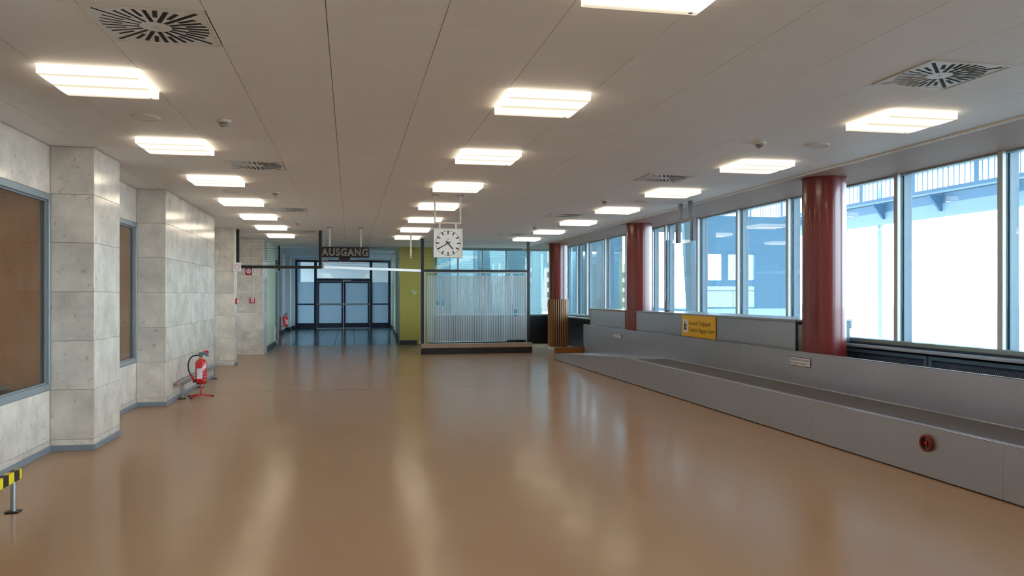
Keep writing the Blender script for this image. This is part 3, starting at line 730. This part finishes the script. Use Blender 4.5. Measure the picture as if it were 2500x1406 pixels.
# counters behind the conveyor
c1 = thing('baggage_counter', 'short grey metal counter section with brown edging between two red columns', 'counter', (5.85, 17.8, 0))
part('front_panel', MB().rbox(.004, .03, -1.27, 1.27, .0, 1.23, .003), 'steel', c1)
part('edge_trim', MB().rbox(0, .035, -1.30, -1.27, 0, 1.262, .002).rbox(0, .035, 1.27, 1.30, 0, 1.262, .002).rbox(0, .035, -1.27, 1.27, 1.23, 1.262, .002), 'wood_edge', c1)
part('top_ledge', MB().rbox(.035, .62, -1.30, 1.30, 1.232, 1.262, .003), 'ledge', c1)
for y in (-1.28, 1.22): part('rear_post', MB().rbox(.56, .62, y, y + .06, 0, 1.232, .003), 'navy', c1)
c2 = thing('baggage_counter', 'long grey metal counter carrying the yellow customs sign', 'counter', (5.85, 12.78, 0))
for a, b in ((-3.03, 0.0), (0.0, 3.05)): part('front_panel', MB().rbox(.004, .03, a + .001, b - .001, 0, 1.238, .003), 'steel2', c2)
part('edge_trim', MB().rbox(-.006, .03, -3.05, 3.06, 1.238, 1.268, .003), 'alu_soft', c2)
part('top_ledge', MB().rbox(.03, .805, -3.12, 3.06, 1.246, 1.27, .003), 'ledge', c2)
part('end_frame', MB().rbox(.0, .03, -3.06, -3.03, 0, 1.238, .003).rbox(.03, .71, -3.06, -3.03, 1.20, 1.244, .003), 'navy', c2)
part('end_board', MB().box(.03, .71, -3.05, -3.035, 0, 1.20), 'beige', c2)
for y in (-3.11, 2.98): part('rear_post', MB().rbox(.71, .77, y, y + .07, 0, 1.244, .006), 'blue_frame', c2)
part('ledge_bracket', MB().rbox(.77, .80, -3.11, -3.08, 1.15, 1.246, .003), 'sillgreen', c2)
vt = thing('barrier_post', 'thin grey post standing on the counter ledge by the windows', 'post', (6.2, 15.0, 1.27))
part('foot', MB().lathe([(.06, 0), (.06, .01), (.03, .02)], n=20), 'black', vt, True)
part('sleeve', MB().rbox(-.03, .03, -.03, .03, .02, .20, .004), 'hatch_grey', vt)
part('pole', MB().rbox(-.022, .022, -.03, .03, .20, 1.42, .004), 'blue_frame', vt)

# yellow sign
ys1 = thing('customs_sign', 'yellow Customs Baggage Claim sign on the grey counter', 'sign', (5.842, 12.78, 1.055))
SW, SH = 1.36 / 2, .372 / 2
part('board', MB().rbox(-.006, 0, -SW, SW, -SH, SH, .002), 'yellow', ys1)
def place_text(me, parent, xoff, yl, z, name='lettering'):
    # text x runs towards -Y, up is Z, facing -X
    for v in me.vertices: v.co = Vector((xoff - v.co.z, yl - v.co.x, z + v.co.y))
    o = link(name, me, parent); o['kind'] = 'stuff'; return o
def fit(me, width=None, height=None):
    xs = [v.co.x for v in me.vertices]; yy = [v.co.y for v in me.vertices]
    kx = width / (max(xs) - min(xs)) if width else 1; x0 = min(xs)
    for v in me.vertices: v.co.x = (v.co.x - x0) * kx
    return me
place_text(fit(text_mesh('Ausland / Zollgep\u00e4ck', .098, 'ink', extrude=.0006), .86), ys1, -.0068, .36, .022)
place_text(fit(text_mesh('Customs Baggage Claim', .098, 'ink', extrude=.0006), .98), ys1, -.0068, .36, -.092)
pg = part('pictogram', MB().rbox(-.0072, -.006, .42, .615, -.11, .115, .0005), 'label', ys1)
part('suitcase_mark', MB().box(-.0078, -.0072, .455, .58, -.07, .03), 'hatch_grey', pg)
part('figure_mark', MB().box(-.0084, -.0078, .505, .55, -.075, .045).lathe([(.017, -.0084), (.017, -.0078)], (0, .527, .064), 14, 'x'), 'ink', pg)
part('arrow_mark', MB().prism([(.505, -.045), (.462, -.02), (.505, .005)], 'x', -.0088, -.0084), 'label', pg)
def notice(loc, label, w_, h_):
    n_ = thing('notice_plate', label, 'sign', loc, 'conveyor warning plates')
    part('border', MB().rbox(-.004, 0, -w_ / 2, w_ / 2, -h_ / 2, h_ / 2, .001), 'ink', n_)
    part('plate', MB().rbox(-.005, -.004, -w_ / 2 + .008, w_ / 2 - .008, -h_ / 2 + .006, h_ / 2 - .006, .0003), 'label', n_)
    place_text(fit(text_mesh('F\u00f6rderband nicht betreten', .044, 'ink', extrude=.0003), w_ * .9), n_, -.0054, w_ * .46, .010)
    place_text(fit(text_mesh("Don't step on conveyor !", .044, 'ink', extrude=.0003), w_ * .82), n_, -.0054, w_ * .46, -.034)
notice((5.712, 9.41, .735), 'white German and English warning plate on conveyor below the near column', .50, .115)
notice((5.712, 16.64, .705), 'small white warning plate on conveyor back below the short counter', .52, .105)

# radiator covers below the near windows
def rad(y0, y1, lab):
    t = thing('radiator_cover', lab, 'radiator', (6.48, (y0 + y1) / 2, 0), 'blue radiator covers')
    h2 = (y1 - y0) / 2 - .006
    part('body', MB().box(.03, .27, -h2, h2, 0, .90), 'rad_blue', t)
    part('frame', MB().rbox(0, .04, -h2 + .004, h2 - .004, .855, .90, .004).rbox(0, .04, -h2 + .004, h2 - .004, 0, .08, .004).rbox(0, .04, -h2 + .004, -h2 + .05, .08, .855, .004).rbox(0, .04, h2 - .05, h2 - .004, .08, .855, .004), 'blue_frame', t)
    lt_ = MB(); z0_, z1_ = .08, .835; n = int((2 * h2) / .028)
    for i in range(n):
        ya = -h2 + .05 + i * .028
        for s_ in (1, -1):
            yb_ = ya + s_ * .34
            a_ = Vector((.018, ya, z0_)); b_ = Vector((.018, yb_, z1_))
            lo, hi = -h2 + .05, h2 - .05
            if yb_ > hi: t_ = (hi - ya) / (yb_ - ya); b_ = a_.lerp(b_, t_)
            if yb_ < lo: t_ = (lo - ya) / (yb_ - ya); b_ = a_.lerp(b_, t_)
            if (b_ - a_).length < .03: continue
            o_ = Vector((0, .003, 0))
            lt_.add([a_ - o_, a_ + o_, b_ + o_, b_ - o_], [(0, 1, 2, 3)])
    part('lattice', lt_, 'alu_soft', t, stuff=True)
for (a, b, l) in ((-1.2, 1.1, 'blue lattice radiator cover under the window well before the columns'), (1.1, 3.4, 'blue lattice radiator cover under windows, second along from the back wall'), (3.4, 5.7, 'blue lattice radiator cover under windows, third from the near column'),
                  (5.7, 8.02, 'blue lattice radiator cover under windows, second from the near column'), (8.03, 9.62, 'blue lattice radiator cover under windows beside the near column')):
    rad(a, b, l)
struct('trim_4', MB().rbox(6.44, 6.66, YB, 9.62, .925, .955, .004), 'ledge')
struct('trim_5', MB().box(6.60, 6.76, YB, 9.62, .955, .975), 'navy')
struct('trim_6', MB().rbox(6.44, 6.66, 19.2, 25.8, .925, .955, .004), 'ledge')

# ================================================================== WIRE SCREENS
def wires(parent, p, q_, z0, z1, step=.052):
    me = None
    n = int((z1 - z0) / step)
    L_ = (Vector(q_) - Vector(p))
    me = MB().tube([(0, 0, 0), (L_.x, L_.y, 0)], .0022, 5).mesh('tension_wire', 'wire')
    for i in range(n): link('tension_wire', me, parent, (p[0], p[1], z0 + step * (i + .6)))
SY = 19.3
s1 = thing('wire_screen', 'black framed wire screen hanging from the ceiling beside the stone pier', 'screen', (-1.6, SY, 0))
part('post', MB().rbox(-.965, -.905, -.035, .035, 2.215, 3.11, .003), 'black', s1)
part('post', MB().rbox(.875, .945, -.035, .035, 2.215, 3.11, .003), 'black', s1)
part('bottom_rail', MB().rbox(-.905, .875, -.03, .03, 2.215, 2.285, .003), 'black', s1)
wires(s1, (-.905, 0), (.875, 0), 2.285, 3.09)
s2 = thing('wire_screen', 'wire screen with bright aluminium rail above the open walkway', 'screen', (-.65, SY + .04, 0))
A, B = Vector((0.03, 0.0, 0)), Vector((2.50, 2.22, 0)); dv = (B - A).normalized(); nv = Vector((-dv.y, dv.x, 0)) * .025
rl = MB()
P = [A - nv, B - nv, B + nv, A + nv]
rl.add([(v.x, v.y, 2.225) for v in P] + [(v.x, v.y, 2.285) for v in P], [(0, 1, 2, 3), (4, 7, 6, 5), (0, 4, 5, 1), (1, 5, 6, 2), (2, 6, 7, 3), (3, 7, 4, 0)])
part('bottom_rail', rl, 'white', s2)
part('edge_strip', MB().rbox(.0, .03, -.03, .03, 2.225, 3.11, .003), 'alu_soft', s2)
wires(s2, (.03, 0), (2.50, 2.22), 2.285, 3.09)
GY_ = 21.6
s3 = thing('glass_screen', 'floor standing dark framed screen with striped frosted glass below the clock', 'screen', (3.37, GY_, 0))
part('post', MB().rbox(-1.50, -1.42, -.04, .04, 0, 3.11, .003), 'dark_frame', s3)
part('post', MB().rbox(1.43, 1.50, -.04, .04, 0, 3.11, .003), 'dark_frame', s3)
part('top_rail', MB().rbox(-1.42, 1.43, -.035, .035, 2.225, 2.29, .003), 'dark_frame', s3)
part('glazing_frame', MB().rbox(-1.42, -1.385, -.025, .025, .285, 2.225, .002).rbox(1.395, 1.43, -.025, .025, .285, 2.225, .002).rbox(-1.385, 1.395, -.025, .025, 2.195, 2.225, .002), 'alu', s3)
part('sill', MB().rbox(-1.50, 1.56, -.07, .06, .165, .285, .005), 'beige', s3)
part('plinth', MB().rbox(-1.50, 1.56, -.06, .06, 0, .165, .004), 'black', s3)
gp = part('glass_pane', MB().box(-1.385, 1.395, -.004, .004, .285, 2.195), 'glass', s3)
stp = MB(); x = -1.33; random.seed(3)
pitch = 2.775 / 58
for i in range(58):
    x0_ = -1.33 + i * pitch
    a, b = x0_ + .004, x0_ + pitch - (.009 if i > 6 else .012)
    zb = .33 if i < 46 else .36
    if i in (5, 6, 8, 9):   # scratched film
        stp.box(a, b, -.0056, -.004, zb, 1.36 - .05 * i / 9); stp.box(a, b - .01, -.0056, -.004, 1.42, 2.13)
    elif i in (50, 51):
        stp.box(a, b, -.0056, -.004, zb, 1.02); stp.box(a, b, -.0056, -.004, 1.2, 2.13)
    else: stp.box(a, b, -.0056, -.004, zb, 2.13)
part('frosted_stripes', stp, 'frost', gp, stuff=True, label='vertical frosted film stripes')
wires(s3, (-1.42, 0), (1.43, 0), 2.29, 3.09)
part('threshold_box', MB().rbox(-1.2, .9, .25, .6, 0.0, .30, .01), 'black', s3)

# ================================================================== WALL EQUIPMENT
def hose_sign(loc, lab, bg_, ring, dot):
    t = thing('hose_sign', lab, 'sign', loc, 'fire equipment signs')
    part('plate', MB().rbox(-.085, .085, -.008, 0, -.1, .1, .002), bg_, t)
    r_ = MB()
    for (a, b) in ((.062, .036),):
        n = 32; v = []; f = []
        for k in range(n):
            c_, s_ = math.cos(2 * math.pi * k / n), math.sin(2 * math.pi * k / n)
            v += [(a * c_, -.010, a * s_), (b * c_, -.010, b * s_), (a * c_, -.008, a * s_), (b * c_, -.008, b * s_)]
        for k in range(n):
            k2 = (k + 1) % n
            f += [(4 * k, 4 * k2, 4 * k2 + 1, 4 * k + 1), (4 * k, 4 * k + 2, 4 * k2 + 2, 4 * k2), (4 * k + 1, 4 * k2 + 1, 4 * k2 + 3, 4 * k + 3)]
        r_.add(v, f)
    part('ring_mark', r_, ring, t)
    part('hub_mark', MB().lathe([(.018, -.0095), (.018, -.008)], n=20, axis='y'), dot, t)
hose_sign((-2.512, 18.98, 2.235), 'faded white fire hose sign on the pier below the wire screen', 'label', 'pink', 'white')
hose_sign((-2.655, 22.312, 2.235), 'red fire hose sign on the stone pier behind the screen', 'signred', 'label', 'label')
hose_sign((-2.482, 22.312, 2.235), 'faded white sign beside the red fire hose sign', 'label', 'pink', 'white')
def callpoint(loc, lab):
    t = thing('fire_call_point', lab, 'alarm', loc, 'fire alarm call points')
    part('case', MB().rbox(-.067, .067, -.045, 0, -.067, .067, .006), 'red', t)
    part('window', MB().rbox(-.036, .036, -.048, -.045, -.045, .035, .001), 'label', t)
    part('top_label', MB().rbox(-.05, .05, -.047, -.045, .045, .06, .0005), 'label', t)
    part('button', MB().lathe([(.016, -.048), (.016, -.053), (.008, -.054)], (0, 0, -.004), 14, 'y'), 'ink', t)
callpoint((-2.558, 22.318, 1.452), 'red fire alarm call point on the stone pier behind the screen')
cp = thing('fire_call_point', 'narrow red fire alarm box on the side of the near pier', 'alarm', (-2.558, 19.12, 1.455), 'fire alarm call points')
part('case', MB().rbox(0, .045, -.067, .067, -.067, .067, .006), 'red', cp)
part('window', MB().rbox(.045, .048, -.036, .036, -.045, .035, .001), 'label', cp)
tag(part('conduit', MB().rbox(-.012, .012, -.012, 0, 1.52, 3.115, .003), 'cream', loc=(-2.56, 22.318, 0)), 'cream cable conduit running down to the fire alarm call point', 'conduit')
tag(part('conduit', MB().rbox(0, .014, -.014, .014, 1.522, 3.11, .003), 'cream', loc=(-2.57, 19.12, 0)), 'pale cable conduit on the pier edge above the narrow red box', 'conduit')
sw = thing('light_switch', 'small white double light switch on the stone pier', 'switch', (-2.865, 22.318, 1.235))
part('plate', MB().rbox(-.055, .055, -.012, 0, -.04, .04, .003), 'white', sw)
for x in (-.024, .024): part('rocker', MB().rbox(x - .02, x + .02, -.016, -.012, -.03, .03, .002), 'cream', sw)
tag(part('wall_panel', MB().rbox(-2.294, -2.27, 25.55, 25.95, .17, .62, .004), 'white'), 'white access panel low on the pale green passage wall', 'panel')
ts = thing('paper_scrap', 'torn white paper scrap stuck on the olive wall', 'paper', (2.03, 25.897, 1.71))
part('sheet', MB().prism([(-.10, .09), (.01, .0), (.11, -.03), (-.0, -.10), (-.06, -.0)], 'y', -.004, -.001), 'paper', ts)
hb = thing('wall_hatch', 'olive painted access hatch low on the olive wall', 'hatch', (2.27, 25.9, 0))
part('cover', MB().rbox(-.13, .13, -.008, -.001, .14, .47, .002), 'olive', hb)
part('socket_box', MB().rbox(-.10, .12, -.05, -.001, .02, .10, .004), 'cream', hb)
co = thing('roller_blind_box', 'dark blue louvred box above the teal passage door', 'vent', (-2.42, 26.9, 2.55))
for i in range(3): part('louvre', MB().rbox(0, .10, -.65, .65, i * .07, i * .07 + .04, .004), 'navy', co)
tag(part('hanging_pole', MB().rbox(-.025, .025, -.025, .025, 2.2, 3.1, .003), 'black', loc=(-2.28, 27.2, .2)), 'black pole hanging at the passage ceiling by the teal door', 'pole')
yi = thing('info_board', 'olive yellow board with a dark stroke behind the glass end wall', 'sign', (2.802, 27.4, 2.5))
part('board', MB().rbox(-.02, .02, -.9, .9, -.45, .45, .004), 'yellow', yi)
part('stroke_mark', MB().box(.02, .024, -.2, .2, -.25, .25), 'ink', yi)

# ================================================================== FIRE EXTINGUISHERS, RAILS
def extinguisher(loc, lab, s=1.0, rot=0):
    t = thing('fire_extinguisher', lab, 'fire extinguisher', loc, None, rot)
    r, h = .083 * s, .36 * s
    part('cylinder', MB().lathe([(.05 * s, 0), (r - .006, .004), (r, .02), (r, h - .035), (r - .012, h - .012), (r - .04, h + .008), (.028 * s, h + .02), (.022, h + .035)], n=32), 'red', t, True)
    part('neck_ring', MB().lathe([(.03, h + .02), (.03, h + .04), (.024, h + .044)], n=20), 'brass', t, True)
    hd = part('valve_head', MB().rbox(-.03, .03, -.024, .024, h + .044, h + .115, .006).prism([(-.025, h + .08), (.02, h + .085), (.115, h + .05), (.11, h + .085), (.06, h + .125), (-.03, h + .122)], 'y', -.018, .018), 'hatch_grey', t)
    part('lever', MB().prism([(.02, h + .13), (.06, h + .132), (.112, h + .10), (.115, h + .125), (.085, h + .15), (.03, h + .142)], 'y', -.014, .014), 'red', hd)
    hose = [(-.02, -.01, h + .075), (-.09, -.01, h + .072), (-.15, -.01, h + .035), (-.185, -.01, h - .05), (-.18, -.01, h - .16), (-.145, -.01, h - .235)]
    pts = []
    for i in range(len(hose) - 1):
        for k in range(4):
            t0 = k / 4.0; a = Vector(hose[max(i - 1, 0)]); b = Vector(hose[i]); c_ = Vector(hose[i + 1]); d = Vector(hose[min(i + 2, len(hose) - 1)])
            pts.append(.5 * ((2 * b) + (-a + c_) * t0 + (2 * a - 5 * b + 4 * c_ - d) * t0 * t0 + (-a + 3 * b - 3 * c_ + d) * t0 ** 3))
    pts.append(Vector(hose[-1]))
    part('hose', MB().tube(pts, .0115, 10), 'rubber', t, True)
    nz = part('nozzle', MB().tube([(-.147, -.01, h - .23), (-.105, -.01, h - .315)], [.016, .019], 12), 'red', t, True)
    part('nozzle_tip', MB().tube([(-.106, -.01, h - .313), (-.085, -.01, h - .345)], [.024, .028], 12), 'rubber', nz, True)
    lbm = MB(); n = 8; v = []; f = []
    for k in range(n + 1):
        a = R(-128 + 60 * k / n) 
        for z in (.075 * s, .235 * s): v.append(((r + .0012) * math.cos(a), (r + .0012) * math.sin(a), z))
    for k in range(n): f.append((2 * k, 2 * k + 2, 2 * k + 3, 2 * k + 1))
    lbm.add(v, f)
    part('label_sheet', lbm, 'label', t)
    wl_ = MB()
    for j_, z in enumerate((.05, .10, .15, .20, .25, .285, .33)):
        v = []; f = []
        for k in range(7):
            a = R(-62 + 40 * k / 6)
            for zz in (z * s, z * s + (.012 if j_ == 4 else .003)): v.append(((r + .001) * math.cos(a), (r + .001) * math.sin(a), zz))
        for k in range(6): f.append((2 * k, 2 * k + 2, 2 * k + 3, 2 * k + 1))
        wl_.add(v, f)
    part('printed_lines', wl_, 'label', t)
    return t
ex = Vector((-2.285, 13.2, 0))
es = thing('extinguisher_stand', 'red tripod floor stand under the fire extinguisher', 'stand', ex)
part('pole', MB().tube([(0, 0, .025), (0, 0, .212)], .011, 12), 'red', es, True)
part('tray', MB().lathe([(.07, .212), (.07, .222), (.055, .224)], n=24), 'red_dull', es, True)
for (x, y) in ((-.20, .05), (.185, .04), (-.115, -.20)):
    l_ = part('leg', MB().tube([(0, 0, .045), (x * .5, y * .5, .03), (x, y, .018)], .0105, 10), 'red', es, True)
    dd = Vector((x, y, -.02)).normalized() * .03
    part('foot', MB().tube([(x - dd.x, y - dd.y, .02), (x, y, .0165)], .0155, 10), 'rubber', l_, True)
extinguisher(ex + Vector((0, 0, .224)), 'red fire extinguisher with black hose on a tripod stand by the stone wall')
def guard(name, lab, x, y0, y1, posts, hazard=False):
    t = thing(name, lab, 'guard rail', (x, y0, 0), None)
    part('rail', MB().rbox(-.022, .022, 0, y1 - y0, .215, .285, .004), 'alu', t)
    part('end_cap', MB().rbox(-.024, .024, -.004, .012, .212, .288, .003), 'beige' if not hazard else 'tape_yellow', t)
    for p in posts:
        q_ = part('post', MB().rbox(-.022, .022, p - .022, p + .022, .012, .215, .004), 'alu', t)
        part('base_plate', MB().rbox(-.05, .05, p - .05, p + .05, 0, .012, .003), 'black', q_)
    return t
guard('guard_rail', 'low steel guard rail along the stone wall behind the extinguisher', -2.53, 12.75, 16.3, (.30, 1.85, 3.3))
g2 = thing('hazard_rail', 'low guard rail with yellow and black hazard tape ends', 'guard rail', (-2.43, 6.55, 0))
part('rail', MB().rbox(-.022, .022, -3.4, .02, .232, .302, .004), 'beige', g2)
for i, y in enumerate((-.105, -.20, -.295, -.39, -.485, -.58)):
    part('hazard_band', MB().box(-.0235, .0235, y, y + .095, .230, .304), 'black' if i % 2 == 0 else 'tape_yellow', g2)
part('hazard_band', MB().rbox(-.0235, .0235, -.01, .03, .230, .304, .002), 'tape_yellow', g2)
for p in (-.06, -1.7, -3.2):
    q_ = part('post', MB().tube([(0, p, .01), (0, p, .232)], .02, 16), 'alu', g2, True)
    part('base_plate', MB().rbox(-.045, .045, p - .045, p + .045, 0, .012, .003), 'black', q_)
# distant extinguisher in the passage
e2 = Vector((-2.50, 30.6, 0))
st2 = thing('extinguisher_stand', 'dark red floor stand in the passage beside the teal door', 'stand', e2)
part('pole', MB().tube([(-.03, -.02, .01), (-.03, -.02, .80)], .02, 10), 'red_dull', st2, True)
part('foot_plate', MB().lathe([(.12, 0), (.12, .012), (.03, .016)], (-.03, -.02, 0), 20), 'red_dull', st2, True)
part('tray', MB().rbox(-.03, .24, -.10, .10, .43, .445, .003), 'red_dull', st2)
extinguisher(e2 + Vector((.16, 0, .446)), 'distant red fire extinguisher hanging on a stand in the passage', 0.98, R(60))

# ================================================================== OUTSIDE
struct('ground', MB().box(-60, 320, -260, 360, -3.7, -3.5), 'concrete')
struct('wall_yard', MB().box(2.62, 2.78, YE + .13, 31.0, -3.5, 3.4), 'olive_bright')
cn = thing('apron_canopy', 'blue steel apron canopy with railing and girders beyond the windows', 'canopy', (40, 60, 0))
Y0c, Y1c = -75, 30
part('lower_girder', MB().box(-.25, .25, Y0c, Y1c, 7.0, 7.35).box(-.15, .15, Y0c, Y1c, 7.35, 7.9), 'ext_pale', cn)
part('girder_web', MB().box(-.1, .1, Y0c, Y1c, 7.9, 8.55), 'ext_blue', cn)
part('walkway_edge', MB().box(-.5, .3, Y0c, Y1c, 8.58, 8.70), 'ext_pale', cn)
part('walkway_band', MB().box(-.2, .2, Y0c, Y1c, 8.70, 9.0), 'ext_blue', cn)
ps = MB()
y = Y0c
i = 0
while y < Y1c:
    wd = .2 if i % 12 == 0 else .032
    ps.box(-.03, .03, y - wd, y + wd, 9.0, 10.9); y += .5; i += 1
part('glazing_posts', ps, 'ext_blue', cn, stuff=True)
part('canopy_roof', MB().box(-32.5, 3, Y0c, Y1c, 10.9, 11.4), 'ext_pale', cn)
for k in range(-10, 5):
    yy = k * 6.0
    part('cross_girder', MB().box(-.2, .2, yy - .12, yy + .12, 7.35, 8.58).prism([(-1.2, 8.5), (-.2, 7.3), (-.2, 8.5)], 'y', yy - .1, yy + .1), 'ext_blue', cn)
for k in range(-8, 5, 4):
    part('canopy_pillar', MB().tube([(4, k * 6.0, -3.5), (4, k * 6.0, 11)], .25, 12), 'ext_pale', cn, True)
# boarding cabin on stilts
cb_ = thing('boarding_cabin', 'dark blue boarding cabin with small windows outside the glazing', 'cabin', (15.2, 30, 0))
part('shell', MB().box(-1.7, 2.6, 0, .15, 1.0, 2.2).box(-1.7, 2.6, 0, .15, 3.25, 4.6).box(-1.7, -1.05, 0, .15, 2.2, 3.25).box(-.42, -.18, 0, .15, 2.2, 3.25).box(.28, .5, 0, .15, 2.2, 3.25).box(1.0, 2.6, 0, .15, 2.2, 3.25)
     .box(2.5, 2.6, .15, 6, 1.0, 4.6).box(-1.7, 2.6, 0, 6, 4.6, 4.8), 'ext_dark', cb_)
part('base_panel', MB().rbox(-1.5, .0, -.05, 0, 1.1, 1.75, .01).rbox(.02, .95, -.05, 0, 1.1, 1.75, .01).rbox(-1.5, .95, -.05, 0, 1.78, 1.95, .01), 'ext_white', cb_)
part('bumper', MB().rbox(-1.2, 2.5, -.12, 0, .72, 1.05, .02), 'ext_pale', cb_)
for x0_, x1_ in ((-1.05, -.42), (-.18, .28), (.5, 1.0)): part('window_pane', MB().box(x0_, x1_, .06, .08, 2.2, 3.25), 'glass', cb_)
part('floor_plate', MB().box(-1.7, 2.6, .15, 6, .8, 1.0), 'ext_dark', cb_)
for x in (-1.4, 2.2):
    for yq in (.5, 5.3): part('stilt', MB().tube([(x, yq, -3.5), (x, yq, .9)], .12, 10), 'ext_teal', cb_, True)
def strut(p, q_, wdt, lab, mat='ext_teal'):
    a, b = Vector(p), Vector(q_); m_ = MB()
    d = (b - a); nrm = Vector((wdt / 2, 0, 0)); dp = Vector((0, .12, 0))
    v = [a - nrm - dp, a + nrm - dp, a + nrm + dp, a - nrm + dp, b - nrm - dp, b + nrm - dp, b + nrm + dp, b - nrm + dp]
    v = [x - a for x in v]
    m_.add(v, [(0, 1, 2, 3), (4, 7, 6, 5), (0, 4, 5, 1), (1, 5, 6, 2), (2, 6, 7, 3), (3, 7, 4, 0)])
    o = part('raking_strut', m_, mat, loc=a); tag(o, lab, 'strut', 'raking struts outside')
strut((12.6, 27.5, -3.5), (12.0, 27.5, 6.5), .35, 'slanted dark steel strut beside the boarding cabin')
strut((5.6, 31, -3.5), (4.9, 31, 6), .5, 'slanted dark teal strut behind the end glazing above the frosted screen')
strut((7.70, 34, -3.5), (8.25, 34, 6.5), .5, 'slanted pale strut outside next to the slatted column', 'link_pale')
strut((7.1, 33, -3.5), (6.5, 33, 6.0), .35, 'thin slanted strut outside behind the frosted screen', 'ext_teal')
strut((9.6, 30, -3.5), (9.3, 30, 6.0), .55, 'broad teal strut outside the window corner', 'ext_teal')
strut((11.2, 34, -3.5), (11.6, 34, 6.0), .45, 'blue grey strut outside beyond the wide mullion', 'ext_dark')
lk = thing('glazed_link', 'teal panelled link building behind the end glazing', 'building', (5.4, 36.5, -3.5))
for i, (x0_, x1_, mt) in enumerate(((-2.5, -1.75, 'ext_pale'), (-1.75, -.9, 'link_teal'), (-.9, .2, 'link_pale'), (.2, .75, 'link_teal'), (.75, 1.7, 'link_pale'), (1.7, 2.7, 'link_teal'))):
    part('wall_panel', MB().rbox(x0_ + .01, x1_ - .01, 0, .3, 0, 9, .01), mt, lk)
part('wall_panel', MB().rbox(4.9, 6.4, 0, .3, 0, 9, .01), 'link_teal', lk)
part('wall_panel', MB().rbox(6.42, 7.4, 0, .3, 0, 9, .01), 'link_pale', lk)
part('floor_band', MB().rbox(-2.5, 2.7, -.08, 0, 3.2, 3.5, .01), 'link_pale', lk)
fb = thing('sky_hiding_bridge', 'added teal bridge hiding bright sky outside beyond the slatted column', 'bridge', (15, 60, -3.5))  # added bridge, covers bright sky in the end glazing and floor reflection
part('deck', MB().rbox(-3.2, 3.2, -.2, 3.2, 7.2, 7.6, .02), 'link_pale', fb)
for i in range(4): part('side_panel', MB().rbox(-3.2 + 1.6 * i + .02, -1.6 + 1.6 * i - .02, 0, .12, 7.6, 12.5, .02), ('link_teal', 'link_pale')[i % 2], fb)
part('roof', MB().rbox(-3.3, 3.3, -.2, 3.2, 12.5, 12.8, .02), 'link_pale', fb)
for x in (-2.9, 2.9): part('pillar', MB().rbox(x - .2, x + .2, 1.2, 1.6, 0, 7.2, .02), 'link_teal', fb)
# rear terminal building
bd = thing('terminal_wing', 'beige rendered terminal wing with rows of windows outside', 'building', (50, 240, -3.5))
part('facade', MB().box(-24, 40, 0, 12, 0, 15), 'ext_beige', bd)
wm = MB().box(-.7, .7, -.06, 0, 0, 1.7).mesh('window', 'far_pane')
pm = MB().box(-.03, .03, -.1, -.06, 0, 1.7).mesh('glazing_bar', 'ext_beige')
for r_ in range(4):
    for c_ in range(21):
        o = link('window', wm, bd, (-22.5 + c_ * 3.0, 0, 1.2 + r_ * 3.1)); link('glazing_bar', pm, o, (0, 0, 0))
